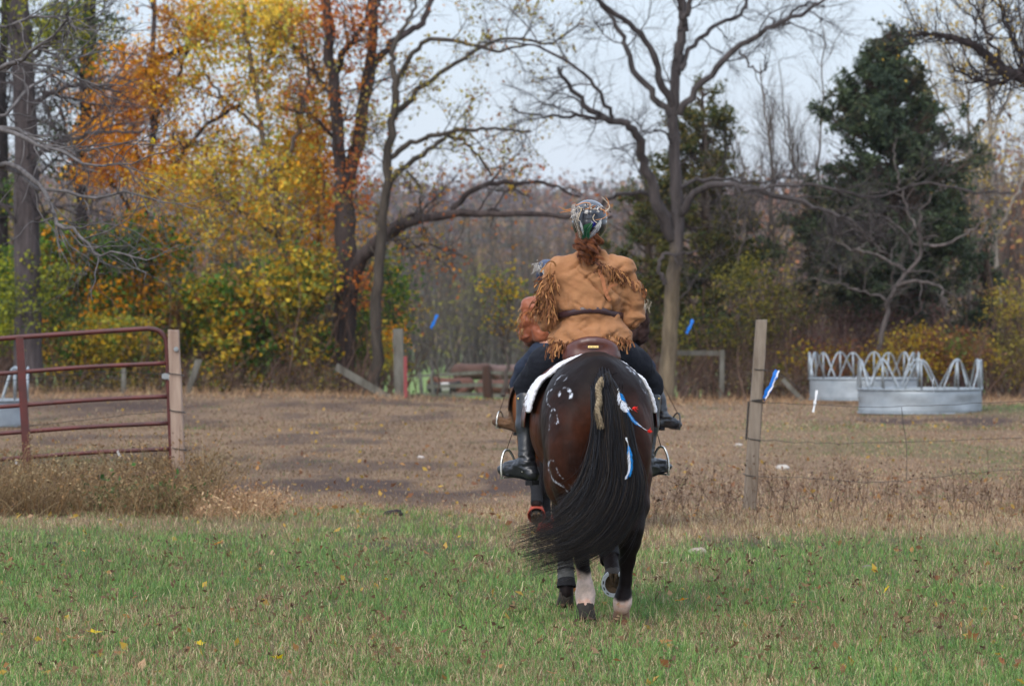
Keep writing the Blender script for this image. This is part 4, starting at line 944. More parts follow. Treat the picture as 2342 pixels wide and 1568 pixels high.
def maple_leaf(b, s, col, r, flat=.35):
    """one curled lobed leaf"""
    k = 15; a = np.linspace(0, 2 * math.pi, k + 1)[:-1]; rad = s / 2 * (0.72 + .28 * np.cos(5 * a)) * r.uniform(.9, 1.1, k)
    V = np.stack([rad * np.cos(a), rad * np.sin(a), .28 * rad * np.abs(np.cos(a * 1.5 + r.uniform(0, 3))) + .004], -1)
    V = np.vstack([[0, 0, .002], V]) @ (rot('z', r.uniform(0, 6)) @ rot('x', r.normal(0, flat))).T + [0, 0, .03 + s * .1]
    return V, [[0, i + 1, (i + 1) % k + 1] for i in range(k)]
LC = {'yellow': (.62, .45, .06), 'orange': (.62, .26, .05), 'tan': (.42, .24, .13), 'brown': (.22, .11, .05), 'pale': (.55, .50, .35), 'green': (.25, .38, .2)}
for (px, py, s, cn, lb) in ((500, 1257, .10, 'orange', 'upright orange yellow leaf in the grass left of centre'), (216, 1466, .11, 'yellow', 'pale yellow leaf lying in the lower left grass'), (170, 1478, .11, 'tan', 'pinkish tan leaf beside the yellow one at lower left'),
        (457, 1487, .07, 'yellow', 'small yellow leaf in the left foreground grass'), (635, 1518, .07, 'yellow', 'flat greenish yellow leaf low in the grass left of centre'), (1628, 1603, .08, 'yellow', 'yellow leaf right of the hooves near the bottom edge'),
        (1558, 1385, .10, 'orange', 'orange leaf in the grass just right of the hind hooves'), (2030, 1358, .08, 'yellow', 'yellow leaf in the grass below the timber post'), (2222, 1476, .10, 'brown', 'curled brown leaf standing in the right foreground grass'),
        (2330, 1640, .09, 'orange', 'orange leaf in the bottom right corner'), (1262, 1555, .06, 'tan', 'dull tan leaf in front of the horse'), (845, 1610, .07, 'tan', 'tan leaf at the bottom centre left'),
        (1520, 1300, .07, 'pale', 'pale dry leaf behind the hind hooves'), (1050, 1240, .05, 'yellow', 'tiny yellow leaf near the muddy patch')):
    Yl = F * EYE / (py - HY); b = W(px, py, Yl); b[2] = float(ground_h(b[0], b[1])); r = np.random.default_rng(px)
    V, T = maple_leaf(b, s, None, r, .6); o = mesh('fallen_leaf', V, T, M_leaf, col=np.repeat([LC[cn]], len(V), 0), loc=b); tag(o, lb, 'leaf', 'leaves fallen on the grass')
def litter(n, row0, row1, seed, smin, smax):
    r = np.random.default_rng(seed); row = r.uniform(row0, row1, n); y = F * EYE / (row - HY); x = r.uniform(-.15, .15, n) * y
    mudw = cover(x, y)[2]; ok = r.random(n) < .35 + mudw + .4 * fbm(x, y * .5, 9.); x, y = x[ok], y[ok]; n = len(x)
    P = np.stack([x, y, ground_h(x, y) + r.uniform(.005, .05, n)], -1)
    return leaf_quads(P, r.uniform(smin, smax), [(.36, .20, .09), (.26, .12, .06), (.40, .26, .09), (.20, .10, .06), (.46, .31, .09), (.42, .28, .18)], r, 3.)
mb = MB()
for a_ in ((1500, 880, 1640, 111, .045, .05), (1900, 900, 1200, 112, .05, .055)):
    V, Q, c = litter(*a_); mb.add(V, Q, None, c)
tag(mb.build('leaf_litter', M_leaf), 'small scattered brown and yellow leaf litter', 'leaf litter', kind='stuff')

def clod(px, py, s, colr, label, name='clod', cat='clod', rough=.35):
    Yl = F * EYE / (py - HY); b = W(px, py, Yl); b[2] = float(ground_h(b[0], b[1]))
    n = 14; th, ph = np.meshgrid(np.linspace(0, 2 * math.pi, n + 1)[:-1], np.linspace(.02, math.pi - .02, 9))
    D = np.stack([np.cos(th) * np.sin(ph), np.sin(th) * np.sin(ph), np.cos(ph)], -1).reshape(-1, 3)
    V = D * s * (.6 + rough * 2.4 * (fbm(D[:, 0] * 2.4 + px, D[:, 1] * 2.4, D[:, 2] * 2.4) - .3))[:, None] * A([1, .8, .5])
    i = np.arange(8)[:, None] * n; j = np.arange(n)[None]; Q = np.stack([i + j, i + n + j, i + n + (j + 1) % n, i + (j + 1) % n], -1).reshape(-1, 4)
    o = mesh(name, V, Q, mat(name + '_matter', base=colr, rough=.95, bump=1, bscale=60, var=.4, vscale=20), loc=b + A([0, 0, s * .15])); tag(o, label, cat)
clod(900, 1180, .11, C(48, 40, 40), 'dark clod of dung on the bare ground left of the riders', 'dung_clod', 'dung')
clod(118, 1254, .07, C(50, 44, 44), 'dark clod half buried in the grass below the gate', 'dung_clod', 'dung')
clod(2310, 1302, .05, C(50, 44, 44), 'dark clod in the grass at the right edge', 'dung_clod', 'dung')
clod(1595, 1265, .10, C(160, 146, 132), 'flat pale stone behind the black horse', 'stone', 'stone', .2)
clod(1790, 1073, .12, C(176, 168, 158), 'pale stone on the dry grass near the timber post', 'stone', 'stone', .2)
clod(962, 1048, .07, C(176, 166, 158), 'small pale stone in the middle of the brown field', 'stone', 'stone', .2)
clod(1265, 1202, .06, C(150, 138, 130), 'small grey stone beside the left horse', 'stone', 'stone', .2)
clod(1985, 1300, .07, C(120, 108, 98), 'dull brown stone at the edge of the right grass', 'stone', 'stone', .2)
clod(1690, 820 + 200, .09, C(170, 160, 150), 'pale stone in the dry field right of the riders', 'stone', 'stone', .2)
# ------------------------------------------------------------------ smooth solid modelling on a grid (bodies and clothes)
class Solid:
    def __init__(s, lo, hi, vox):
        s.lo, s.vox = A(lo, float), vox
        s.n = np.ceil((A(hi, float) - s.lo) / vox).astype(int) + 1
        s.d = np.full(s.n, 1.0, np.float32)
    def _sub(s, lo, hi, m):
        a = np.clip(np.floor((A(lo) - m - s.lo) / s.vox).astype(int), 0, s.n - 1)
        b = np.clip(np.ceil((A(hi) + m - s.lo) / s.vox).astype(int) + 1, 1, s.n)
        sl = tuple(slice(i, j) for i, j in zip(a, b))
        g = [s.lo[k] + s.vox * np.arange(a[k], b[k], dtype=np.float32) for k in range(3)]
        return sl, g[0][:, None, None], g[1][None, :, None], g[2][None, None, :]
    def _join(s, sl, d, k, cut=False):
        o = s.d[sl]
        if cut: s.d[sl] = np.maximum(o, -d); return
        h = np.clip(0.5 + 0.5 * (o - d) / k, 0, 1)
        s.d[sl] = o + (d - o) * h - k * h * (1 - h)
    def cone(s, a, b, ra, rb, k=0.03, sc=(1, 1, 1), cut=False):
        """tapered capsule; sc squashes the cross-section along the axes"""
        a, b, sc = A(a, float), A(b, float), A(sc, float); rm = max(ra, rb) * sc.max()
        sl, X, Y, Z = s._sub(np.minimum(a, b) - rm, np.maximum(a, b) + rm, 0.03 + k)
        ab = (b - a) / sc; q = [(X - a[0]) / sc[0], (Y - a[1]) / sc[1], (Z - a[2]) / sc[2]]
        t = np.clip((q[0] * ab[0] + q[1] * ab[1] + q[2] * ab[2]) / (ab @ ab + 1e-9), 0, 1)
        d = np.sqrt(sum((q[i] - t * ab[i]) ** 2 for i in range(3))) - (ra + (rb - ra) * t)
        s._join(sl, d * sc.min() if sc.min() < 1 else d, k, cut); return s
    def chain(s, pts, k=0.03, sc=(1, 1, 1)):
        for p, q in zip(pts[:-1], pts[1:]): s.cone(p[:3], q[:3], p[3], q[3], k, sc)
        return s
    def ball(s, c, r, k=0.03, R=None, cut=False):
        c, r = A(c, float), A(r, float) * np.ones(3); m = r.max() if R is not None else r
        sl, X, Y, Z = s._sub(c - m, c + m, 0.03 + k)
        q = [X - c[0], Y - c[1], Z - c[2]]
        if R is not None: q = [sum(R[j][i] * q[j] for j in range(3)) for i in range(3)]
        k0 = np.sqrt(sum((q[i] / r[i]) ** 2 for i in range(3))); k1 = np.sqrt(sum((q[i] / r[i] ** 2) ** 2 for i in range(3)))
        s._join(sl, k0 * (k0 - 1) / (k1 + 1e-6), k, cut); return s
    def above(s, z):  # keep what lies above z
        Z = s.lo[2] + s.vox * np.arange(s.n[2]); s.d = np.maximum(s.d, (z - Z)[None, None, :].astype(np.float32)); return s
    def below(s, z):
        Z = s.lo[2] + s.vox * np.arange(s.n[2]); s.d = np.maximum(s.d, (Z - z)[None, None, :].astype(np.float32)); return s
    def surf(s):
        """surface nets -> verts, quads, normals"""
        d = s.d; d[0], d[-1] = 1, 1; d[:, 0], d[:, -1] = 1, 1; d[:, :, 0], d[:, :, -1] = 1, 1
        ins = d < 0; n = s.n
        c = [ins[i:n[0] - 1 + i, j:n[1] - 1 + j, k:n[2] - 1 + k] for i in (0, 1) for j in (0, 1) for k in (0, 1)]
        cnt = sum(x.astype(np.int8) for x in c); act = (cnt > 0) & (cnt < 8)
        I, J, K = np.nonzero(act); idx = np.full(act.shape, -1, np.int64); idx[I, J, K] = np.arange(len(I))
        off = A([[i, j, k] for i in (0, 1) for j in (0, 1) for k in (0, 1)])
        D = np.stack([d[I + o[0], J + o[1], K + o[2]] for o in off], 1).astype(float)
        acc = np.zeros((len(I), 3)); w = np.zeros(len(I))
        for e0 in range(8):
            for e1 in range(e0 + 1, 8):
                if np.abs(off[e0] - off[e1]).sum() != 1: continue
                a, b = D[:, e0], D[:, e1]; m = (a < 0) != (b < 0); t = np.where(m, a / (a - b + 1e-12), 0)
                acc += m[:, None] * (off[e0] + t[:, None] * (off[e1] - off[e0])); w += m
        V = s.lo + s.vox * (np.stack([I, J, K], 1) + acc / w[:, None])
        Q = []
        for ax in range(3):
            b, c_ = (ax + 1) % 3, (ax + 2) % 3
            s0 = [slice(1, n[i] - 1) for i in range(3)]; s1 = list(s0); s0[ax] = slice(0, n[ax] - 1); s1[ax] = slice(1, n[ax])
            a0, a1 = ins[tuple(s0)], ins[tuple(s1)]
            for flip, m in ((False, a0 & ~a1), (True, a1 & ~a0)):
                P = np.stack(np.nonzero(m), 1)
                for i in range(3):
                    if i != ax: P[:, i] += 1
                eb, ec = np.eye(3, dtype=int)[b], np.eye(3, dtype=int)[c_]
                q = np.stack([idx[tuple((P - eb - ec).T)], idx[tuple((P - ec).T)], idx[tuple(P.T)], idx[tuple((P - eb).T)]], 1)
                Q.append(q[:, ::-1] if flip else q)
        Q = np.concatenate(Q)
        fn = np.cross(V[Q[:, 2]] - V[Q[:, 0]], V[Q[:, 3]] - V[Q[:, 1]]); N = np.zeros_like(V)
        for i in range(4): np.add.at(N, Q[:, i], fn)
        return V, Q, N / (np.linalg.norm(N, axis=1, keepdims=True) + 1e-12)

def n3(V, f, seed=0, o=2):
    f = A(f) * np.ones(3)
    return fbm(V[:, 0] * f[0] + seed, V[:, 1] * f[1] + seed * 1.7, V[:, 2] * f[2] - seed, o) - 0.5

# ------------------------------------------------------------------ horses
M_coat = mat('horse_coat', vcol=True, rough=0.48, spec=0.07, sheen=0.0, var=0.25, vscale=30, bump=0.3, bscale=220, bdist=0.004)
M_hoof = mat('hoof_horn', base=C(58, 52, 46), base2=C(34, 30, 26), rough=.7, vscale=30, bump=.4, bscale=60)
M_sole = mat('muddy_sole', base=C(88, 70, 50), base2=C(48, 38, 28), rough=1, vscale=40, bump=1, bscale=60)
M_shoe = mat('bright_horseshoe', base=C(205, 210, 220), rough=.35, metal=.5)
M_hair = mat('black_tail_hair', vcol=True, rough=.45, spec=.22)
M_wrap = mat('grey_leg_wrap', base=C(92, 92, 92), base2=C(70, 70, 70), rough=.9, vscale=20, bump=.4, bscale=90)
M_black = mat('black_fabric', base=C(24, 24, 27), rough=.9, bump=.3, bscale=90)
M_orange = mat('orange_rubber', base=C(160, 62, 40), base2=C(116, 48, 34), rough=.6, vscale=20)
M_strap = mat('brown_strap', base=C(60, 34, 24), rough=.5)

def hoof(parent, c, ax, toe, w=.062, h=.085, shoe=False, bell=None, m=None, name='hoof'):
    """c: coronet centre; ax: towards the sole; toe: towards the toe. parent is an Empty at parent.location"""
    ax, toe = A(ax, float), A(toe, float); ax /= np.linalg.norm(ax); toe -= ax * (toe @ ax); toe /= np.linalg.norm(toe); sd_ = np.cross(ax, toe)
    n = 24; th = np.arange(n) / n * 2 * math.pi; V = []
    def ring(t, r, fwd, k=1.0):
        heel = np.where(np.cos(th) < -.55, 1 + .12 * np.cos(th), 1.0) * (1 - .07 * np.exp(-((th - math.pi) / .28) ** 2))
        return [c + ax * t + toe * (r * 1.12 * math.cos(a) * q * k + fwd) + sd_ * r * math.sin(a) * q for a, q in zip(th, heel)]
    prof = [(-.01, w * .74, 0), (.0, w * .80, 0), (.012, w * .82, .003), (h * .5, w * .9, .016), (h * .97, w, .032), (h, w * .99, .034)]
    for t, r, f in prof: V += ring(t, r, f)
    Q = [[i * n + j, i * n + (j + 1) % n, (i + 1) * n + (j + 1) % n, (i + 1) * n + j] for i in range(len(prof) - 1) for j in range(n)]
    Q.append(list(range(n)))
    o = mesh(name, A(V) - A(parent.location), Q, m or M_hoof, parent)
    # sole, slightly dished, with a frog
    S_ = MB(); k = len(prof) - 1
    rings = [ring(h + .001, w * .97, .034), ring(h - .006, w * .6, .034), ring(h - .009, w * .25, .03)]
    V2 = np.concatenate([A(r_) for r_ in rings] + [A([c + ax * (h - .006) + toe * .02])]); Q2 = [[i * n + j, (i + 1) * n + j, (i + 1) * n + (j + 1) % n, i * n + (j + 1) % n] for i in range(2) for j in range(n)]
    S_.add(V2, Q2, [[2 * n + j, 3 * n, 2 * n + (j + 1) % n] for j in range(n)])
    fr = [c + ax * (h + .004) - toe * .028, c + ax * (h + .006) + toe * .01, c + ax * (h - .001) + toe * .05]
    for sgn in (-1, 1): tube1(S_, [fr[0] + sd_ * .02 * sgn, fr[1] + sd_ * .010 * sgn, fr[2]], (.013, .010, .004), 6)
    S_.build('sole', M_sole, o, base=parent.location, col=False)
    if shoe:
        mb = MB(); aa = np.radians(np.linspace(-152, 152, 40)); P = A([c + ax * (h + .007) + toe * (w * 1.03 * math.cos(a) + .034) + sd_ * w * .90 * math.sin(a) for a in aa])
        ctr = c + ax * (h + .007) + toe * .03; rad = P - ctr; rad /= np.linalg.norm(rad, axis=1, keepdims=True)
        hw = .011; V3 = np.concatenate([P - rad * hw - ax * .006, P + rad * hw - ax * .006, P + rad * hw + ax * .004, P - rad * hw + ax * .004]); m_ = len(P)
        q = [[k * m_ + i, k * m_ + i + 1, ((k + 1) % 4) * m_ + i + 1, ((k + 1) % 4) * m_ + i] for k in range(4) for i in range(m_ - 1)] + [[0, m_, 2 * m_, 3 * m_], [m_ - 1, 4 * m_ - 1, 3 * m_ - 1, 2 * m_ - 1]]
        mb.add(V3, q); mb.build('horseshoe', M_shoe, o, base=parent.location, smooth=False, col=False)
        mb = MB()
        for i in (7, 11, 15, 24, 28, 32): tube1(mb, [P[i - 1] + ax * .0045, P[i + 1] + ax * .0045], .0035, 5)
        mb.build('nail_grooves', M_black, o, base=parent.location, col=False)
    if bell:
        mb = MB(); R_ = [(-.035, .05), (-.02, .056), (.02, .066), (.045, .075), (.052, .073)]
        for i, (t, r_) in enumerate(R_):
            mb.v.append(A([c + ax * t + toe * (r_ * 1.1 * math.cos(a) + .01 + t * .2) + sd_ * r_ * math.sin(a) for a in th])); mb.c.append(np.ones((n, 3))); 
        mb.f4.append(A([[i * n + j, i * n + (j + 1) % n, (i + 1) * n + (j + 1) % n, (i + 1) * n + j] for i in range(len(R_) - 1) for j in range(n)])); mb.n = n * len(R_)
        b_ = mb.build('bell_boot', bell, parent, col=False); md = b_.modifiers.new('t', 'SOLIDIFY'); md.thickness = .005
    return o

def wrap(parent, pts, r, m=M_wrap, name='leg_wrap', turns=True):
    mb = MB(); P = spline([A(p) for p in pts], 26); t = np.linspace(0, 1, 26)
    R = np.interp(t, np.linspace(0, 1, len(r)), r) + (.003 * np.abs(((t * 5) % 1) - .5) if turns else 0)
    V, Q = tubes(P, R, 14); mb.add(V, Q); return mb.build(name, m, parent, col=False)

def horse(root, org, vox, legs, colour, shift=lambda y: 0.0, neck=True, s=1.0, headdown=False, rump=1.0):
    """local frame: x right, y forward, z up; hind hooves at y = 0. Returns body mesh"""
    o = A(org, float)
    def T(x, y, z): return o + s * A([x + shift(y), y, z])
    b = Solid(o + s * A([-.62, -.45, -.02]), o + s * A([.5, 2.75, 2.12]), vox)
    B = lambda x, y, z, r, k=.06, R=None: b.ball(T(x, y, z), s * A(r, float), k * s, R)
    Cn = lambda p, q, ra, rb, k=.05, sc=(1, 1, 1): b.cone(T(*p), T(*q), ra * s, rb * s, k * s, sc)
    B(0, .30, 1.225, (.315, .42, .335), .05)
    for sx in (-1, 1):
        B(sx * .155, .20, 1.12, (.175 * rump, .27, .34), .035)
        B(sx * .165, .02, 1.00, (.135 * rump, .16, .30), .04)
        B(sx * .17, .24, .86, (.145, .20, .22), .04)
    B(0, .82, 1.14, (.36, .66, .385), .08); B(0, .46, 1.14, (.27, .42, .34), .05)
    B(0, 1.36, 1.16, (.27, .30, .38), .08); B(0, 1.5, 1.05, (.2, .2, .24), .06)
    Cn((0, .95, 1.44), (0, 1.32, 1.50), .10, .085, .09); Cn((0, .1, 1.46), (0, .95, 1.42), .09, .10, .08)
    if neck:
        nk = [(0, 1.42, 1.30, .20), (0, 1.68, 1.52, .15), (0, 1.92, 1.70, .115), (0, 2.05, 1.78, .10)]
        for p, q in zip(nk[:-1], nk[1:]): Cn(p[:3], q[:3], p[3], q[3], .06, (.75, 1, 1))
        Cn((0, 2.08, 1.80), (0, 2.30, 1.62), .105, .085, .04, (.78, 1, 1)); Cn((0, 2.30, 1.62), (0, 2.52, 1.38), .082, .055, .03, (.85, 1, 1)); B(0, 2.53, 1.36, (.055, .06, .06), .02)
        Cn((0, 2.14, 1.66), (0, 2.2, 1.62), .08, .07, .04, (.8, 1, 1))
        for sx in (-1, 1):
            Cn((sx * .055, 2.02, 1.88), (sx * .07, 2.05, 1.99), .030, .010, .015, (1, .6, 1)); B(sx * .068, 2.25, 1.72, (.018, .024, .02), .01); b.ball(T(sx * .028, 2.575, 1.37), .012 * s, cut=True)
    for L in legs:
        b.chain([(*T(*p[:3]), p[3] * s) for p in L], .025 * s)
    V, Q, N = b.surf()
    loc = (V - o) / s
    V = V + N * ((n3(V, 9, 2, 3) * .012 + n3(V, 26, 5, 2) * .004) * np.clip(loc[:, 2] / .8, .2, 1))[:, None] * s
    col = colour(loc, V, N)
    return mesh('body', V - A(root.location), Q, M_coat, root, col=col)

def hair_strands(root, name, fn, n, K, w, cols, seed, S=3, base=None):
    r = np.random.default_rng(seed); P = fn(r, n, K); R = np.full((n, K), w) * np.interp(np.linspace(0, 1, K), [0, .6, 1], [1, .9, .25]) * r.uniform(.6, 1.4, n)[:, None]
    V, Q = tubes(P, R, S); c = A(cols)[r.integers(0, len(cols), n)] * r.uniform(.7, 1.3, (n, 1))
    mb = MB(); mb.add(V, Q, None, np.repeat(c, K * S, 0)); return mb.build(name, M_hair, root, base=base)

# ---- the black horse in front
YH = 25.4; XH = (1372 - CX) / F * YH; OH = A([XH, YH, 0.0])
shift_main = lambda y: -.062 * np.clip(y - .05, 0, 3)
hb = empty('horse', OH, 'black bay horse nearest the camera with white painted marks on its rump', 'horse')
def z2(x, y):  # a position read off an enlargement of the photograph
    return ((x / 3.92 + 1180) / 1.0675, (y / 3.92 + 800) / 1.0675)
marks = [([(685, 540), (700, 500), (740, 465), (785, 450), (797, 475), (770, 508)], 9, .5), ([(725, 645), (740, 600), (785, 575), (830, 597), (852, 640), (832, 680)], 16, 1.0), ([(815, 600), (838, 640), (832, 675)], 15, 1.3),
         ([(655, 590), (622, 612), (607, 660), (613, 720), (640, 755)], 9, .75), ([(630, 975), (634, 900), (645, 820), (662, 772), (690, 795), (708, 860), (712, 920), (692, 905)], 11, .8), ([(625, 1290), (655, 1265), (685, 1285), (702, 1350), (725, 1400), (800, 1475), (850, 1540), (860, 1600), (840, 1650)], 9, .55),
         ([(622, 1285), (632, 1370), (668, 1455), (740, 1500), (800, 1560)], 13, .9), ([(1375, 372), (1410, 405), (1450, 438)], 16, .9), ([(1460, 365), (1490, 390), (1540, 430), (1568, 470), (1540, 465), (1500, 430), (1470, 385)], 9, .7),
         ([(1500, 505), (1540, 500), (1585, 530), (1605, 600), (1600, 645), (1555, 620), (1515, 570), (1500, 510)], 9, .45), ([(1612, 560), (1632, 600), (1640, 640)], 9, .8)]
marks = [([z2(*p) for p in m], w / 3.92 / 1.0675, a) for m, w, a in marks]
marks = [(m, w * .8, a * .85) for m, w, a in marks]
def paint_marks(V, N, col):
    px = CX + V[:, 0] / V[:, 1] * F; py = HY - (V[:, 2] - EYE) / V[:, 1] * F
    rear = sst(.02, -.06, N[:, 1])
    for m, w, a in marks:
        P = spline(m, 40); d = np.full(len(V), 1e9)
        for q in P: d = np.minimum(d, np.hypot(px - q[0], py - q[1]))
        k = np.clip(a * .85 * sst(w * 1.0, w * .15, d + n3(V, 60, 3) * w * 1.9) * rear * sst(-.04, .16, n3(V, 60, 8) + .08), 0, 1)
        col = col * (1 - k[:, None]) + k[:, None] * A([.66, .69, .76])
    return col
def col_main(L, V, N):
    x, y, z = L.T; n1 = n3(L, 5, 4, 3)
    red = sst(.50, .78, z) * (1 - sst(1.15, 1.42, z)) * sst(-.25, .3, n1 + .10) * (.25 + .75 * sst(.06, .02, np.abs(np.abs(x) - .15) - .12))
    red = np.maximum(red * .55, .75 * sst(.35, .60, y) * sst(1.45, 1.2, z) * sst(.62, .72, z))
    c = A([.0100, .0070, .0066]) * (1 - red[:, None]) + red[:, None] * A([.085, .030, .017])
    hindL = (y < .5) & (x < 0); hindR = (y < .5) & (x >= 0)
    sock = np.where(hindL, sst(.335 + .0, .300, z + .05 * np.cos(np.clip((x + .086) * 30, -3, 3)) * .6 + n3(L, 30, 6) * .02), 0) + np.where(hindR, sst(.155, .125, z + .025 * np.cos((x - .135) * 34) + n3(L, 30, 7) * .02), 0)
    sk = A([.62, .50, .44]) * (1 - .35 * sst(.0, .25, n3(L, 22, 9))[:, None] * A([.1, .6, .8]))
    dirt = sst(.12, .05, z)[:, None] * .5
    c = c * (1 - sock[:, None]) + sock[:, None] * (sk * (1 - dirt) + dirt * A([.30, .17, .11]))
    return paint_marks(V, N, c)
HLc = A([-.086, -.10, .105]); HRc = A([.128, .06, .085]); FLc = A([-.10, 1.30, .09]); FRc = A([.172, 1.14, .212])
legs = [[(-.17, .10, .82, .115), (-.15, .03, .66, .085), (-.125, -.07, .52, .062), (-.115, -.06, .46, .052), (-.095, -.09, .30, .035), (-.088, -.085, .225, .043), (-.086, -.07, .175, .054), (-.086, -.08, .13, .047), (*HLc, .046)],
        [(.19, .16, .84, .125), (.20, .10, .68, .092), (.180, .0, .54, .070), (.172, .01, .47, .064), (.160, .055, .36, .044), (.152, .065, .24, .034), (.142, .07, .165, .042), (.134, .055, .12, .050), (*HRc, .048)],
        [(-.13, 1.35, .95, .12), (-.12, 1.33, .72, .075), (-.11, 1.35, .50, .055), (-.105, 1.33, .30, .038), (-.10, 1.32, .17, .043), (*FLc, .044)],
        [(.15, 1.38, .95, .12), (.15, 1.46, .74, .075), (.15, 1.54, .60, .058), (.15, 1.40, .44, .040), (.160, 1.24, .32, .045), (*FRc, .046)]]
horse(hb, OH, .0085, legs, col_main, shift_main)
def T_(p): return OH + A([p[0] + shift_main(p[1]), p[1], p[2]])
hoof(hb, T_(HLc), (.0, -.42, -.9), (.0, .9, -.42), w=.063, h=.082)
hoof(hb, T_(HRc), (0, .06, -1), (0, 1, .06), w=.054, h=.080, m=mat('pale_hoof', base=C(150, 120, 100), base2=C(96, 74, 60), rough=.7, vscale=24))
hoof(hb, T_(FLc), (-.1, -.2, -.97), (-.1, 1, -.2), w=.055, h=.075)
hoof(hb, T_(FRc) , (.0, -.97, -.20), (.0, .20, -.97), w=.070, h=.07, shoe=True)
for p, r_ in (([(-.11, 1.35, .46), (-.105, 1.335, .30), (-.10, 1.325, .17)], [.050, .047, .054]),): wrap(hb, [T_(q) for q in p], r_)
wrap(hb, [T_(q) for q in [(-.10, 1.33, .235), (-.10, 1.325, .225)]], [.057, .057], M_black, 'wrap_strap', False)
wrap(hb, [T_(q) for q in [(.15, 1.52, .585), (.15, 1.40, .44), (.165, 1.24, .30)]], [.062, .056, .066], M_black)
wrap(hb, [T_(q) for q in [(-.10, 1.325, .185), (-.10, 1.31, .13)]], [.052, .062], M_black, 'bell_boot', False)

# tail: thousands of strands flowing down and sweeping to the left in the wind
YT = YH - .22
LA = [(1366, 862), (1360, 940), (1354, 1020), (1338, 1090), (1302, 1150), (1244, 1196), (1158, 1224)]
LB = [(1392, 850), (1428, 920), (1448, 1020), (1462, 1110), (1440, 1190), (1372, 1262), (1192, 1318)]
def tail_pts(r, n, K, ta=(.72, 1.0), yb=0.0):
    u_ = r.random(n) ** .85; te = ta[0] + (ta[1] - ta[0]) * r.random(n) ** 1.3; te = np.where(r.random(n) < .25, te * r.uniform(.55, 1, n), te)
    PA, PB = spline(LA, 60), spline(LB, 60); t = np.linspace(0, 1, K)[None] * te[:, None] * 58.99; i = t.astype(int); f = (t - i)[..., None]
    a = PA[i] * (1 - f) + PA[i + 1] * f; b = PB[i] * (1 - f) + PB[i + 1] * f
    u2 = np.clip(u_[:, None] + (r.normal(0, .12, n) * 1)[:, None] * np.linspace(0, 1, K)[None], -.08, 1.05)[..., None]
    q = a * (1 - u2) + b * u2; tt = np.linspace(0, 1, K)[None]
    fly = (r.random(n) < .12)[:, None]
    q[..., 0] += (np.clip(r.normal(0, 1, (n, 1)), -1.6, 1.3) * 8 * tt ** 2 + np.sin(tt * r.uniform(3, 8, (n, 1)) + r.uniform(0, 6, (n, 1))) * 3 * tt) * (1 + fly * 1.6)
    q[..., 1] += (np.clip(r.normal(0, 1, (n, 1)), -1.5, 1.5) * 10 * tt ** 2 + np.cos(tt * r.uniform(3, 8, (n, 1)) + r.uniform(0, 6, (n, 1))) * 3 * tt) * (1 + fly * 1.6)
    dep = YT + .10 * np.sin(t / 59 * math.pi * .5) * -1 + r.normal(0, .028, (n, 1)) * (.3 + tt) + yb + .05 * (1 - np.abs(2 * u2[..., 0] - 1)) * -1
    dep += .09 * sst(.25, 0, tt)
    X = (q[..., 0] - CX) / F * dep; Z = EYE - (q[..., 1] - HY) / F * dep
    return np.stack([X, dep, Z], -1)
tail = hair_strands(hb, 'tail', lambda r, n, K: tail_pts(r, n, K, (.68, .99), .0), 3900, 20, .0016, [(.010, .011, .015), (.015, .016, .021), (.007, .007, .009), (.040, .028, .020)], 1)
hair_strands(tail, 'loose_strands', lambda r, n, K: tail_pts(r, n, K, (.90, 1.0), -.02), 420, 22, .0012, [(.012, .012, .015), (.03, .022, .016)], 2, base=OH)
# upper tail and dock cover
def dock(r, n, K):
    a = r.uniform(0, 1, n); x0 = 1382 + np.clip(r.normal(0, 17, n), -30, 36); p0 = np.stack([x0, np.full(n, 828.) + (x0 - 1378) ** 2 * .05 + r.uniform(0, 40, n)], -1); p1 = np.stack([1380 + (x0 - 1378) * 1.05 + 8, np.full(n, 985.) + r.normal(0, 40, n)], -1)
    t = np.linspace(0, 1, K)[None, :, None]; q = p0[:, None] * (1 - t) + p1[:, None] * t; q[..., 0] += np.sin(t[..., 0] * math.pi) * (x0 - 1378)[:, None] * .15
    dep = YH - .06 - .22 * np.sin(np.clip(t[..., 0] * 1.6, 0, 1) * math.pi / 2) + .16 * (1 - t[..., 0]) ** 3 + r.normal(0, .012, (n, 1)) + np.abs(x0 - 1378)[:, None] * .0016
    return np.stack([(q[..., 0] - CX) / F * dep, dep, EYE - (q[..., 1] - HY) / F * dep], -1)
hair_strands(tail, 'dock_hair', dock, 1100, 12, .0022, [(.010, .010, .013), (.015, .015, .019)], 3, base=OH)
# mane on the far side of the neck
def mane(r, n, K):
    t0 = r.random(n); p = np.stack([np.zeros(n), 1.35 + .72 * t0, 1.50 + .36 * t0], -1); t = np.linspace(0, 1, K)[None]
    x = .10 * np.sin(t * 2.2) * np.ones((n, 1)) + r.normal(0, .012, (n, 1)); z = -.28 * t ** 1.4 * r.uniform(.7, 1.1, (n, 1)); y = r.normal(0, .02, (n, 1)) * t
    q = p[:, None] + np.stack([x, y, z + .02], -1); q[..., 0] += shift_main(q[..., 1]); return OH + q
hair_strands(hb, 'mane', mane, 500, 7, .003, [(.010, .010, .013)], 4)
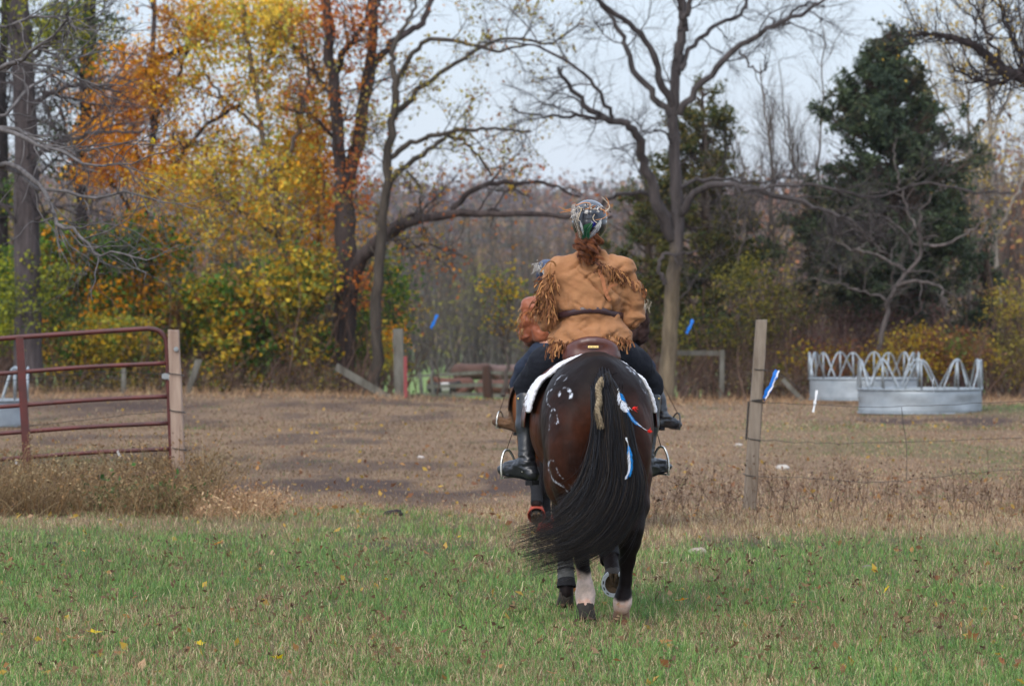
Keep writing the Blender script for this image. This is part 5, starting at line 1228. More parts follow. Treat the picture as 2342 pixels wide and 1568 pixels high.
# bridle
def bridle(root, T, s=1.0):
    mb = MB()
    for z_, y_, r_, tl in ((1.50, 2.40, .082, -.4), (1.74, 2.17, .105, -.5)):
        t = np.linspace(0, 2 * math.pi, 25); P = A([T((r_ * math.cos(a), y_ + r_ * .75 * math.sin(a), z_ + r_ * .8 * math.sin(a))) for a in t]); V, Q = tubes(P, np.full(25, .008 * s), 5); mb.add(V, Q)
    for sx in (-1, 1): tube1(mb, [T((sx * .085, 2.12, 1.82)), T((sx * .09, 2.25, 1.66)), T((sx * .07, 2.42, 1.48))], .008 * s, 5)
    mb.build('bridle', M_strap, root, col=False)
bridle(hb, T_)

# ---- tail ornaments (tied on: things of their own)
M_fleece = mat('fleece', base=C(232, 232, 238), rough=1, sheen=.4, bump=1.0, bscale=140, bdist=.012)
M_plait = mat('beige_plait', base=C(150, 134, 108), base2=C(108, 94, 76), rough=1, vscale=40, bump=.8, bscale=120)
def tuft_rope(name, pts, Y, w, m, label, cat):
    """a fuzzy plaited strip"""
    mb = MB(); P = spline([W(*p, Y - .02 * i) for i, p in enumerate(pts)], 40); t = np.linspace(0, 1, 40)
    for ph in (0, 2.1, 4.2):
        off = np.stack([np.cos(t * 34 + ph), np.sin(t * 34 + ph), 0 * t], -1) * (w * .35 * np.interp(t, [0, .15, .6, 1], [.6, 1.1, 1, .25]))[:, None]
        V, Q = tubes(P + off, w * .42 * np.interp(t, [0, .05, .2, .6, 1], [.4, .8, 1, .9, .2]), 7); mb.add(V, Q)
    r = np.random.default_rng(5); k = r.integers(2, 36, 500); d = r.normal(size=(500, 3)); d /= np.linalg.norm(d, axis=1, keepdims=True); p0 = P[k] + d * w * .5
    Pf = np.stack([p0, p0 + d * .006 + A([0, 0, -.012]), p0 + d * .008 + A([0, 0, -.028])], 1); V, Q = tubes(Pf, np.full((500, 3), .0012), 3); mb.add(V, Q)
    o = mb.build(name, m, base=P[0], col=False); return tag(o, label, cat)
tuft_rope('tail_plait', [(1377, 862), (1368, 885), (1371, 910), (1366, 935), (1372, 958), (1375, 976)], YT - .06, .024, M_plait, 'beige fuzzy plait tied down the top of the black tail', 'plait')
M_feather = mat('feather', vcol=True, rough=.8, transl=.25)
def feather(pts, Y, w, cols, seed, n=150, lean=.75):
    """quill with many barbs; cols(t, side) -> colour"""
    r = np.random.default_rng(seed); P = spline([W(*p, Y) if len(p) == 2 else A(p) for p in pts], 60); mb = MB()
    V, Q = tubes(P, np.linspace(.0016, .0006, 60), 4); mb.add(V, Q, None, A([.7, .7, .7]))
    T = np.gradient(P, axis=0); T /= np.linalg.norm(T, axis=1, keepdims=True); nn = np.cross(T, [0, 1, 0]); nn /= np.linalg.norm(nn, axis=1, keepdims=True)
    for sd_ in (-1, 1):
        t = r.uniform(.06, 1, n); i = (t * 59).astype(int); prof = np.interp(t, [0, .12, .3, .7, 1], [.35, .9, 1, .8, .15]); L = w / 2 * prof * r.uniform(.75, 1.15, n)
        d = nn[i] * sd_ * (1 - lean * .5) + T[i] * lean + r.normal(0, .14, (n, 3)) + A([0, -.15, 0])
        d /= np.linalg.norm(d, axis=1, keepdims=True); K = 4; tt = np.linspace(0, 1, K)[None, :, None]
        Pb = P[i][:, None] + d[:, None] * L[:, None, None] * tt * 1.3 + T[i][:, None] * (L[:, None, None] * tt ** 2 * .5)
        V, Q = ribbons(Pb, np.full((n, K), w * .055) * np.linspace(1, .4, K)[None], nrm=(0, 1, 0)); c = A([cols(a, sd_) for a in t]); mb.add(V, Q, None, np.repeat(c, K * 2, 0))
    return mb
WHT, BLU = (.82, .84, .90), (.02, .26, .62)
YFt = YT - .15
f1 = feather([(1415, 893), (1420, 912), (1428, 930), (1437, 940)], YFt, .044, lambda t, s_: BLU if t < .35 and s_ > 0 else WHT, 1, 64, .55)
p0 = W(1412, 890, YFt)
e = empty('feather_ornament', p0, 'blue and white feather pair with red beads hanging on the upper tail', 'feather ornament')
f1.build('feather', M_feather, e)
feather([(1432, 932), (1440, 948), (1452, 964), (1470, 978)], YFt, .024, lambda t, s_: BLU if s_ < 0 or t < .7 else WHT, 2, 80, .8).build('feather', M_feather, e)
mb = MB(); tube1(mb, [W(1438, 930, YFt), W(1446, 938, YFt)], .0012, 4); tube1(mb, [W(1470, 978, YFt), W(1483, 986, YFt)], .0012, 4); tube1(mb, [W(1414, 888, YFt), W(1412, 892, YFt)], .002, 4); mb.build('string', M_white, e, col=False)
for (x, y, ln) in ((1450, 934, 9), (1483, 986, 8)):
    mb = MB(); r = np.random.default_rng(int(x))
    for k in range(26):
        a = W(x + r.normal(0, 1.2), y + r.normal(0, 1.2), YFt); d = r.normal(size=3) * .008 + A([.006, 0, -.002]); tube1(mb, [a, a + d], (.003, .001), 4)
    mb.build('red_tassel', M_red, e, col=False)
p0 = W(1436, 1010, YFt); e = empty('feather_ornament', p0, 'long white feather with blue edge hanging low on the tail', 'feather ornament')
feather([(1436, 1012), (1440, 1040), (1442, 1065), (1438, 1084), (1428, 1096)], YFt, .034, lambda t, s_: BLU if (s_ > 0 and .1 < t < .85) or t < .16 else WHT, 3, 120, .75).build('feather', M_feather, e)
mb = MB(); V, Q = tubes(A([W(1432, 1000, YFt), W(1433, 1006, YFt), W(1436, 1012, YFt)]), A([.006, .005, .002]), 7); mb.add(V, Q); mb.build('bead', M_white, e, col=False)

# ---- saddle pad and saddle
SY = YH + .62     # rear of the saddle
pad = MB(); th = np.linspace(-1.43, 1.43, 90); yy = np.linspace(0, 1, 26)
TH, U = np.meshgrid(th, yy); yl = .42 + .10 * np.abs(TH / 1.75) + U * (.72 - .12 * np.abs(TH / 1.75))
sx_ = shift_main(yl)
rx, rz = .353 + .014 * sst(.78, .9, np.abs(TH)), .388 + .014 * sst(.78, .9, np.abs(TH))
X = OH[0] + sx_ - .004 + rx * np.sin(TH); Z = 1.140 + rz * np.cos(TH) + .012 * (1 - U) ; Yp = OH[1] + yl
V = np.stack([X, Yp, Z], -1).reshape(-1, 3); n_ = len(th); i = np.arange(25)[:, None] * n_; j = np.arange(n_ - 1)[None]
Q = np.stack([i + j, i + j + 1, i + n_ + j + 1, i + n_ + j], -1).reshape(-1, 4); b = OH + A([-.05, .6, 1.54]); pad.add(V, Q)
po = pad.build('saddle_pad', M_fleece, base=b, col=False); md = po.modifiers.new('thickness', 'SOLIDIFY'); md.thickness = .022; md.offset = 1
tx = bpy.data.textures.new('fleece_lumps', 'CLOUDS'); tx.noise_scale = .02; md = po.modifiers.new('s', 'SUBSURF'); md.levels = 1; md.render_levels = 1
md = po.modifiers.new('lumps', 'DISPLACE'); md.texture = tx; md.strength = .016; md.texture_coords = 'LOCAL'
tag(po, 'white fleece saddle pad on the back of the black horse', 'saddle pad')

M_sad = mat('saddle_leather', base=C(88, 44, 32), base2=C(62, 32, 26), rough=.35, vscale=12, spec=.5, bump=.15, bscale=200, coat=.15)
M_brass = mat('brass', base=C(190, 165, 105), rough=.35, metal=.7)
M_steel = mat('stirrup_steel', base=C(196, 194, 186), rough=.25, metal=.85)
M_bleather = mat('black_leather', base=C(24, 26, 30), base2=C(34, 37, 43), rough=.38, spec=.5, vscale=9, bump=.35, bscale=26, bdist=.01, coat=.15)
def saddle(org, s, label, m, plate=True, stir=None, sh=lambda y: 0.0):
    o = A(org, float); T = lambda p: o + s * A([p[0] + sh(p[1]), p[1], p[2]])
    root = empty('saddle', T((0, .8, 1.55)), label, 'saddle')
    b = Solid(T((-.5, .35, .7)), T((.45, 1.4, 1.8)), .010 * s + .001)
    rz = [(0.60, .118, 1.555, .060), (.68, .115, 1.555, .045), (.80, .10, 1.548, .04), (.95, .09, 1.55, .04), (1.08, .07, 1.585, .04)]
    for k in range(9):   # cantle: raised arc at the back
        a0, a1 = [math.radians(-78 + 156 * q / 9) for q in (k, k + 1)]
        b.cone(T((.138 * math.sin(a0), .56 + .03 * math.cos(a0) * 0 + .10 * (1 - math.cos(a0)), 1.550 + .080 * math.cos(a0))), T((.138 * math.sin(a1), .56 + .10 * (1 - math.cos(a1)), 1.550 + .080 * math.cos(a1))), .030 * s, .030 * s, .02)
    b.ball(T((0, .60, 1.565)), A([.135, .06, .066]) * s, .03); b.ball(T((0, .64, 1.535)), A([.175, .09, .05]) * s, .03)
    for (y0, w0, z0, r0), (y1, w1, z1, r1) in zip(rz[:-1], rz[1:]):
        for q in (-1, 0, 1): b.cone(T((q * w0 * .7, y0, z0 - abs(q) * .02)), T((q * w1 * .7, y1, z1 - abs(q) * .02)), r0 * s, r1 * s, .03)
    b.chain([(*T((-.06, 1.12, 1.58)), .03 * s), (*T((0, 1.13, 1.62)), .03 * s), (*T((.06, 1.12, 1.58)), .03 * s)], .02)
    V, Q, N = b.surf(); mesh('seat', V - A(root.location), Q, m, root)
    for sx in (-1, 1):
        K1, K2 = 12, 10; Vf = []
        for i in range(K1):
            t = i / (K1 - 1); ang = sx * (.25 + 1.35 * t)
            for j in range(K2):
                u_ = j / (K2 - 1); yl_ = .72 + .10 * t * 0 + u_ * (.40 + .10 * math.sin(t * 2.6)) - .02 * t; Vf.append(T((.395 * math.sin(ang), yl_, 1.130 + .425 * math.cos(ang))))
        Qf = [[i * K2 + j, i * K2 + j + 1, (i + 1) * K2 + j + 1, (i + 1) * K2 + j] for i in range(K1 - 1) for j in range(K2 - 1)]
        f_ = mesh('flap', A(Vf) - A(root.location), Qf, m, root); md = f_.modifiers.new('t', 'SOLIDIFY'); md.thickness = .006; md.offset = 0
    if plate:
        mb = MB(); c = T((0, .520, 1.600)); R = rot('x', -.25); box(mb, c, (.062, .004, .013), R); pl = mb.build('nameplate', M_brass, root, smooth=False, col=False)
        mb = MB(); 
        for k in range(9): 
            if k not in (2, 6): box(mb, c + A([-.022 + k * .0055, -.0028, 0]), (.003, .001, .004), R)
        mb.build('engraving', M_strap, pl, base=root.location, smooth=False, col=False)
    return root, T
sad, Ts = saddle(OH, 1.0, 'dark red brown leather saddle on the white fleece pad', M_sad, True, None, shift_main)
def stirrup(root, top, foot, toe, up, w=.062, h=.15, m=None, leather=None, hang=None, s=1.0):
    """iron round the ball of the foot: foot = centre of the tread, toe = foot direction, up"""
    m = m or M_steel; toe, up = A(toe, float), A(up, float); toe /= np.linalg.norm(toe); up -= toe * (up @ toe); up /= np.linalg.norm(up); sd_ = np.cross(toe, up)
    w, h = w * s, h * s
    pr = [(-w, 0), (-w * 1.02, h * .25), (-w * .86, h * .62), (-w * .45, h * .92), (0, h), (w * .45, h * .92), (w * .86, h * .62), (w * 1.02, h * .25), (w, 0)]
    mb = MB(); tube1(mb, [foot + sd_ * a + up * b_ for a, b_ in pr], .0075 * s, 8, 40); st = mb.build('stirrup_iron', m, root, col=False)
    mb = MB(); R = np.stack([sd_, toe, up], 1); box(mb, foot, (2 * w, .032 * s, .010 * s), R); mb.build('tread', m, st, base=root.location, smooth=False, col=False)
    if hang is not None:
        mb = MB(); P = spline([foot + up * h, (foot + up * h + hang) / 2 + A([0, .01, 0]), hang], 10); V, Q = ribbons(P, np.full(10, .026 * s), nrm=(1, 0, 0)); mb.add(V, Q); l_ = mb.build('stirrup_leather', leather or M_strap, root, col=False)
        md = l_.modifiers.new('t', 'SOLIDIFY'); md.thickness = .004
# ------------------------------------------------------------------ riders
M_skin = mat('skin', base=C(205, 150, 125), rough=.5)
M_suede = mat('tan_suede', base=C(158, 113, 77), base2=C(146, 100, 66), rough=.95, sheen=.08, vscale=7, bump=.35, bscale=20, bdist=.02, stretch=(1, 1, 1.6))
M_fringe = mat('brown_fringe', vcol=True, rough=.95)
M_belt = mat('belt_leather', base=C(58, 36, 38), rough=.4, spec=.5)
M_breech = mat('navy_breeches', base=C(14, 17, 27), rough=.9, sheen=.0, bump=.3, bscale=40)
M_helmet = mat('black_helmet', base=C(20, 24, 34), rough=.22, spec=.6, coat=.5)
M_auburn = mat('auburn_hair', vcol=True, rough=.5, spec=.4)

def rider(org, s, P, vox=.008):
    """org: seat contact point. P: pose and clothing. local: x right, y forward, z up"""
    o = A(org, float); T = lambda p: o + s * A(p[:3], float)
    hc = A(P['head']); root = empty('person', o, P['label'], 'person', None)
    kn, an, ft = P['knee'], P['ankle'], P['foot']; el, wr = P['elbow'], P['wrist']; lean = P.get('lean', 0)
    nk = A([lean, .0, .60])
    def new(v=vox): return Solid(T((-.66, -.32, -.86)), T((.66, .82, 1.12)), v * s)
    # body: one continuous surface
    b = new(.0075); c_ = lambda p, q, ra, rb, k=.02, sc=(1, 1, 1): b.cone(T(p), T(q), ra * s, rb * s, k * s, sc); B = lambda p, r, k=.02: b.ball(T(p), A(r) * s, k * s)
    B((0, 0, .09), (.165, .12, .11), .04); c_((0, 0, .12), (lean * .6, .0, .40), .12, .135, .05); B((lean * .8, .01, .44), (.17, .11, .15), .05)
    c_(nk - A([0, 0, .06]), hc - A([0, .015, .06]), .055, .052, .03)
    B(hc, (.074, .094, .115), .02); B(hc + A([0, .055, -.065]), (.045, .05, .045), .03); c_(hc + A([0, .092, .0]), hc + A([0, .112, -.025]), .010, .014, .01)
    B(hc + A([0, .098, -.055]), (.022, .010, .006), .006)
    for sx in (-1, 1):
        B(hc + A([sx * .076, .0, -.01]), (.008, .02, .03), .008); b.ball(T(hc + A([sx * .03, .094, .012])), .012 * s, cut=True); B(hc + A([sx * .03, .078, .012]), (.012, .012, .010), .002); B(hc + A([sx * .03, .088, .030]), (.02, .008, .006), .01)
        i = 0 if sx < 0 else 1
        sh = A([sx * .175 + lean, .0, .53]); c_(sh, el[i], .055, .042); c_(el[i], wr[i], .042, .026)
        w = A(wr[i], float); f = w - A(el[i], float); f /= np.linalg.norm(f); u_ = A([0, 0, 1.0]) - f * f[2]; u_ /= np.linalg.norm(u_); v_ = np.cross(f, u_) * -sx
        pm = w + f * .05; B(w + f * .03, (.026, .03, .034), .015); B(pm, (.024, .03, .040), .015)
        for q in range(4):    # fingers curled round the reins
            k0 = pm + f * .03 + u_ * (.030 - .020 * q); ln = (.036, .040, .037, .030)[q]; k1 = k0 + f * ln * .6 + v_ * ln * .45; k2 = k1 + v_ * ln * .7 - f * ln * .2; k3 = k2 - f * ln * .65
            for a_, b_, r0, r1 in ((k0, k1, .0095, .009), (k1, k2, .009, .0085), (k2, k3, .0085, .0075)): c_(a_, b_, r0, r1, .004)
        k0 = w + f * .03 + u_ * .032 + v_ * .012; k1 = k0 + f * .028 + u_ * .012 + v_ * .012; c_(k0, k1, .012, .010, .008); c_(k1, k1 + f * .026 + v_ * .008, .010, .008, .004)
        c_((sx * .09, .0, .07), kn[i], .095, .062, .04); c_(kn[i], an[i], .058, .038, .03); c_(an[i], ft[i], .036, .032, .02)
    V, Q, N = b.surf(); mesh('body', V - o, Q, M_skin, root)
    # breeches
    b = new(); c_ = lambda p, q, ra, rb, k=.02, sc=(1, 1, 1): b.cone(T(p), T(q), ra * s, rb * s, k * s, sc)
    b.ball(T((0, -.02, .09)), A([.185, .15, .13]) * s, .04)
    for i in (0, 1):
        sx = (-1, 1)[i]; mid = (A([sx * .10, 0, .07]) + A(kn[i])) / 2 + A([sx * .03, .02, .03 if P['jacket']['main'] else .0])
        c_((sx * .10, -.01, .07), mid, .112, .10, .04); c_(mid, kn[i], .10, .078, .03)
        e_ = A(kn[i]) + (A(an[i]) - A(kn[i])) * .25; c_(kn[i], e_, .074, .060, .03)
    V, Q, N = b.surf(); V = V + N * (n3(V, (16, 16, 30), 4) * .014)[:, None]; mesh('breeches', V - o, Q, P.get('m_breech', M_breech), root)
    # boots
    for i in (0, 1):
        b = new(.007); k_ = A(kn[i], float); a_ = A(an[i], float); f_ = A(ft[i], float); top = k_ + (a_ - k_) * .16
        fd = f_ - a_; fd[2] *= .4; fd /= np.linalg.norm(fd); upv = A([0, 0, 1.0]); heel = a_ - fd * .045 - upv * .055
        b.cone(T(top), T((k_ + a_) / 2), .070 * s, .066 * s, .03 * s); b.cone(T((k_ + a_) / 2), T(a_), .064 * s, .046 * s, .03 * s); b.cone(T(a_), T(heel), .045 * s, .040 * s, .02 * s)
        b.cone(T(a_), T(f_ + upv * .008), .045 * s, .040 * s, .03 * s); b.cone(T(heel), T(f_ - upv * .010), .036 * s, .036 * s, .02 * s); b.cone(T(f_), T(f_ + fd * .055), .040 * s, .030 * s, .02 * s, )
        b.cone(T(f_), T(f_ + fd * .05), .030 * s, .024 * s, .02 * s)
        V, Q, N = b.surf(); rel = ((V - o) / s - a_) @ upv
        wr_ = np.exp(-((rel - .02) / .06) ** 2); V = V + N * (n3(V, (18, 18, 55), 7) * .030 * wr_ + n3(V, 14, 2) * .006)[:, None]
        bt = mesh('boot', V - o, Q, P.get('m_boot', M_bleather), root)
        mb = MB(); p0, p1 = T(heel - upv * .040), T(f_ - upv * .036); R = np.stack([np.cross(fd, upv), fd, upv], 1)
        box(mb, T(heel - upv * .050 - fd * .0), (.062 * s, .055 * s, .028 * s), R); Ps = [T(heel - upv * .040), T((heel + f_) / 2 - upv * .036), T(f_ - upv * .040), T(f_ + fd * .055 - upv * .030)]
        V, Q = ribbons(spline(Ps, 12), np.interp(np.linspace(0, 1, 12), [0, .4, .8, 1], [.058, .06, .078, .05]) * s, nrm=(0, 0, 1)); mb.add(V, Q); sl_ = mb.build('sole', M_black, bt, base=o, smooth=False, col=False)
        if P.get('knee_button'):
            mb = MB(); c = T(top + A([(-1, 1)[i] * .055, -.045, .0])); th = np.linspace(0, 2 * math.pi, 13)[:-1]; mb.add([c + A([0, -.008, 0])] + [c + .007 * A([math.cos(a), 0, math.sin(a)]) for a in th], F3=[[0, k + 1, (k + 1) % 12 + 1] for k in range(12)]); mb.build('boot_stud', M_brass, bt, base=o, col=False)
            mb = MB(); rg = T(a_ - upv * .035); tube1(mb, [rg + R[:, 0] * (-.044) * s, rg + R[:, 0] * (-.03) * s - R[:, 1] * .04 * s, rg - R[:, 1] * .048 * s, rg + R[:, 0] * .03 * s - R[:, 1] * .04 * s, rg + R[:, 0] * .044 * s], .005 * s, 6, 20); mb.build('spur', M_steel, bt, base=o, col=False)
    # jacket
    J = P['jacket']; b = new(.0075 if J['main'] else .01); c_ = lambda p, q, ra, rb, k=.03, sc=(1, 1, 1): b.cone(T(p), T(q), ra * s, rb * s, k * s, sc); L1 = lean
    hem, wz = J['hem'], J['waist']; hw, ww, cw = J['hem_w'], J['waist_w'], J['chest_w']
    b.ball(T((L1 * .9, 0, .41)), A([cw, .155, .19]) * s, .06); b.ball(T((L1, -.01, .535)), A([cw * .93, .12, .09]) * s, .06); b.ball(T((L1 * .6, 0, wz)), A([ww, .15, .10]) * s, .05)
    b.ball(T((L1 * .3, 0, hem + .04)), A([hw, .185, .13]) * s, .05); b.ball(T((L1 * .3, 0, hem - .02)), A([hw * 1.03, .20, .10]) * s, .04)
    up_ = .032 if J['main'] else 0
    b.ball(T((L1, -.01, .50 + up_)), A([cw * .98, .12, .10]) * s, .05)
    c_((-.06 + L1, .01, .585 + up_), (.06 + L1, .01, .585 + up_), .055, .055, .04); c_(nk - A([0, 0, .05]), nk + A([0, -.005, .0]), .075, .066, .03)
    for i in (0, 1):
        sx = (-1, 1)[i]; sh = A([sx * (cw * .90) + L1, -.005, .520 + up_]); c_((sx * .05 + L1, .0, .575 + up_), sh + A([0, 0, .005]), .058, .070, .04); e_ = A(el[i]); m_ = (sh + e_) / 2 + A([sx * .012, -.01, 0])
        c_(sh, m_, .080, .074, .03); c_(m_, e_, .072, .068, .012); w_ = A(wr[i]); c_(e_, (e_ + w_) / 2, .070, .060, .02); c_((e_ + w_) / 2, w_, .062, .042, .03)
    if J['main']:
        for sx in (-1, 1): b.cone(T((sx * .200, -.135, .44)), T((sx * .192, -.13, .22)), .020, .026, cut=True)
    b.above(T((0, 0, hem))[2])
    V, Q, N = b.surf(); l = (V - o) / s
    # cloth folds: soft diagonal drags plus bunching above the belt and at the elbows
    fold = n3(l * A([1, 1, 1]) @ rot('y', .6), (9, 6, 22), 3, 2) * .020 + n3(l @ rot('y', -.7), (8, 6, 20), 9, 2) * .014
    rid = lambda q, f, sd, a: -a * np.clip(1 - np.abs(n3(q, f, sd, 2)) / .11, 0, 1) ** 1.5 * sst(-.02, .15, n3(l, 5, sd + 1, 2) + .03)
    fold += rid(l @ rot('y', .75), (4, 5, 13), 13, .022) + rid(l @ rot('y', -.6), (4, 5, 12), 23, .020)
    arm = sst(cw * .88, cw * 1.05, np.abs(l[:, 0] - L1 * .8)); fold += arm * n3(l, (10, 10, 26), 5, 2) * .026
    fold += np.exp(-((l[:, 2] - wz - .05) / .045) ** 2) * (n3(l, (22, 22, 8), 6) * .050 + .006) * (1 - arm)
    fold += np.exp(-((l[:, 2] - hem - .07) / .07) ** 2) * n3(l, (18, 18, 4), 8) * .035
    if J['belt']: fold -= np.exp(-((l[:, 2] - wz) / .016) ** 2) * .012 * (1 - arm)
    V = V + N * fold[:, None] * s * J.get('fold', 1)
    jk = mesh('jacket', V - o, Q, J['mat'], root)
    if J['belt']:
        th = np.linspace(0, 2 * math.pi, 61)[:-1]; Vb = []; k = V[(np.abs(l[:, 2] - wz) < .012) & (arm < .4)]; ctr = T((L1 * .6, 0, wz)); an_ = np.arctan2(k[:, 1] - ctr[1], k[:, 0] - ctr[0]); rr = np.hypot(k[:, 0] - ctr[0], k[:, 1] - ctr[1])
        rad = []
        for a in th:
            dd = np.abs((an_ - a + math.pi) % (2 * math.pi) - math.pi) < .15; rad.append(min(np.median(rr[dd]) if dd.any() else ww * s, ww * 1.10 * s))
        rad = A(rad); rad = (np.roll(rad, 1) + rad + np.roll(rad, -1)) / 3 + .006
        for dz in (-.019, -.017, .017, .019):
            e2 = .003 if abs(dz) < .018 else 0; Vb += [[ctr[0] + (r_ + e2) * math.cos(a), ctr[1] + (r_ + e2) * math.sin(a), ctr[2] + dz * s + .030 * s * (.5 - abs(math.cos(a)) ** 2 * 1.2)] for a, r_ in zip(th, rad)]
        Qb = [[k * 60 + i, k * 60 + (i + 1) % 60, (k + 1) * 60 + (i + 1) % 60, (k + 1) * 60 + i] for k in range(3) for i in range(60)]
        bb = mesh('belt', A(Vb) - o, Qb, M_belt, root); md = bb.modifiers.new('t', 'SOLIDIFY'); md.thickness = .004; md.offset = -1
    # fringes: strips hung from seams. seam = list of local points on the jacket; each strip falls and twists
    r = np.random.default_rng(P['seed'])
    from mathutils.kdtree import KDTree
    sub = V[::3]; kd = KDTree(len(sub)); [kd.insert(tuple(v), i) for i, v in enumerate(sub)]; kd.balance(); Nn = N[::3]
    for (seam, n, ln, w_, back, tw_) in J['fringe']:
        n = int(n * 1.3)
        sp = spline(seam, 60); mb = MB(); K = 9
        k = r.uniform(0, 58.9, n); i = k.astype(int); p = sp[i] + (sp[i + 1] - sp[i]) * (k - i)[:, None]; p = o + s * (p + r.normal(0, .008, p.shape)); nn = np.zeros_like(p)
        for q in range(n):
            co, idx, ds = kd.find(tuple(p[q])); p[q] = A(co) + Nn[idx] * .003; nn[q] = Nn[idx]
        d = nn * .9 + r.normal(0, .55, (n, 3)) + A([0, 0, -.55]); d /= np.linalg.norm(d, axis=1, keepdims=True); L_ = r.uniform(ln * .5, ln * 1.25, n) * s; Pp = [p - nn * .004]
        for q in range(K - 1):
            d = d + A([0, 0, -.32]) + r.normal(0, .22, (n, 3)) * tw_; d /= np.linalg.norm(d, axis=1, keepdims=True); Pp.append(Pp[-1] + d * (L_ / (K - 1))[:, None])
        Pp = np.stack(Pp, 1); roll = r.uniform(0, 6.3, (n, 1)) + np.linspace(0, 1, K)[None] * r.normal(0, 2.2, (n, 1)) * tw_
        V2, Q2 = ribbons(Pp, np.full((n, K), w_ * s * .72) * r.uniform(.5, 1.3, (n, 1)), roll=roll); cc = A(J['fr_cols'])[r.integers(0, len(J['fr_cols']), n)] * r.uniform(.75, 1.2, (n, 1))
        mb.add(V2, Q2, None, np.repeat(cc, K * 2, 0)); mb.build('fringe', M_fringe, jk, base=o)
    # helmet
    H = P['helmet']; b = Solid(T(hc + A([-.2, -.24, -.12])), T(hc + A([.2, .26, .2])), .006 * s); c0 = hc + A([0, -.004, .042])
    b.ball(T(c0), A([.108, .134, .112]) * s, .02); b.ball(T(c0 + A([0, -.03, -.045])), A([.100, .105, .085]) * s, .02); b.cone(T(c0 + A([-.05, .115, -.01])), T(c0 + A([.05, .115, -.01])), .03 * s, .03 * s, .03, (1, 1.3, .5))
    b.ball(T(c0 + A([0, .06, -.14])), A([.10, .12, .09]) * s, cut=True)
    V, Q, N = b.surf(); rel = ((V - o) / s - c0); V = V + N * (-.0022 * np.exp(-(np.abs(rel[:, 0] ) / .004) ** 2) - .002 * np.exp(-((rel[:, 2] + .012) / .004) ** 2))[:, None]
    hm = mesh('helmet', V - o, Q, H, root)
    return root, T, hm, jk, V

FRC = [(.26, .125, .065), (.19, .085, .045), (.34, .18, .09), (.12, .055, .034)]
YS = 26.2; XS = (1350 - CX) / F * YS
main_pose = dict(label='person in tan fringed jacket and feathered helmet on the nearest horse', seed=5, head=(-.005, .03, .826), lean=.005, knee_button=True,
    knee=[(-.375, .33, -.14), (.37, .33, -.14)], ankle=[(-.380, .20, -.62), (.335, .20, -.62)], foot=[(-.485, .30, -.645), (.430, .30, -.625)],
    elbow=[(-.252, .03, .27), (.256, .03, .28)], wrist=[(-.14, .30, .19), (.13, .30, .19)],
    jacket=dict(main=True, hem=.115, waist=.305, hem_w=.245, waist_w=.183, chest_w=.212, belt=True, mat=M_suede, fr_cols=FRC, fold=1.0,
      fringe=[([(-.215, -.05, .555), (-.235, -.08, .46), (-.245, -.09, .38), (-.235, -.09, .30)], 100, .13, .011, 1, 1.0), ([(-.255, .0, .52), (-.29, -.02, .40), (-.30, -.02, .32)], 70, .09, .010, 1, 1.0),
              ([(.06, -.10, .61), (.11, -.12, .575), (.17, -.10, .545), (.225, -.05, .505)], 85, .085, .010, 1, 1.2), ([(.22, -.05, .50), (.27, -.03, .46), (.29, -.01, .42)], 30, .07, .010, 1, 1.2),
              ([(-.25, -.08, .125), (-.15, -.18, .122), (0, -.21, .12), (.10, -.20, .12)], 110, .065, .011, 1, .7), ([(.08, -.20, .15), (.17, -.17, .15), (.25, -.08, .14)], 60, .06, .010, 1, 1.2), ([(-.25, -.10, .13), (-.21, -.15, .125)], 30, .11, .012, 1, 1.2)]), helmet=M_helmet)
pr, Tr, hm, jk, HV = rider((XS, YS, 1.5), 1.0, main_pose)
O1 = A(pr.location)
# pale ribbon lace hanging from the collar
for pts, w in (([(.045, -.10, .60), (.055, -.135, .545), (.075, -.15, .49), (.085, -.155, .44)], .022), ([(.07, -.145, .50), (.085, -.16, .44), (.10, -.165, .40), (.115, -.165, .375)], .020), ([(.16, -.16, .47), (.12, -.165, .46), (.10, -.165, .43), (.095, -.17, .41)], .012)):
    P_ = spline(pts, 20); V, Q = ribbons(O1 + P_, np.full(20, w), nrm=(.1, 1, .2)); V += np.random.default_rng(2).normal(0, .001, V.shape); mb = MB(); mb.add(V - O1, Q, None, A(C(150, 104, 80))); mb.build('lace', M_fringe, jk, base=(0, 0, 0))
# curly auburn hair under the helmet
hcm = A(main_pose['head'])
def curls(r, n, K):
    a = r.uniform(-1.5, 1.5, n); p0 = np.stack([.062 * np.sin(a) - .012, -.085 * np.cos(a) - .01, np.full(n, -.045) + r.uniform(-.01, .02, n)], -1) + hcm
    L = r.uniform(.10, .21, n) ; t = np.linspace(0, 1, K)[None]; end = np.stack([-.006 + r.normal(0, .034, n), -.145 + r.normal(0, .02, n), .60 + r.uniform(-.02, .07, n)], -1)
    q = p0[:, None] * (1 - t[..., None]) + end[:, None] * t[..., None]; ph = r.uniform(0, 6.3, (n, 1)); am = r.uniform(.008, .022, (n, 1)) * np.sin(t * math.pi * .9 + .2); f = r.uniform(10, 22, (n, 1))
    q[..., 0] += am * np.cos(t * f + ph) + np.sin(t * math.pi) * (p0[:, :1] - .0) * .25; q[..., 1] += am * np.sin(t * f + ph) - .03 * np.sin(t * math.pi); q[..., 2] += am * .6 * np.sin(t * f * .7 + ph)
    return O1 + q
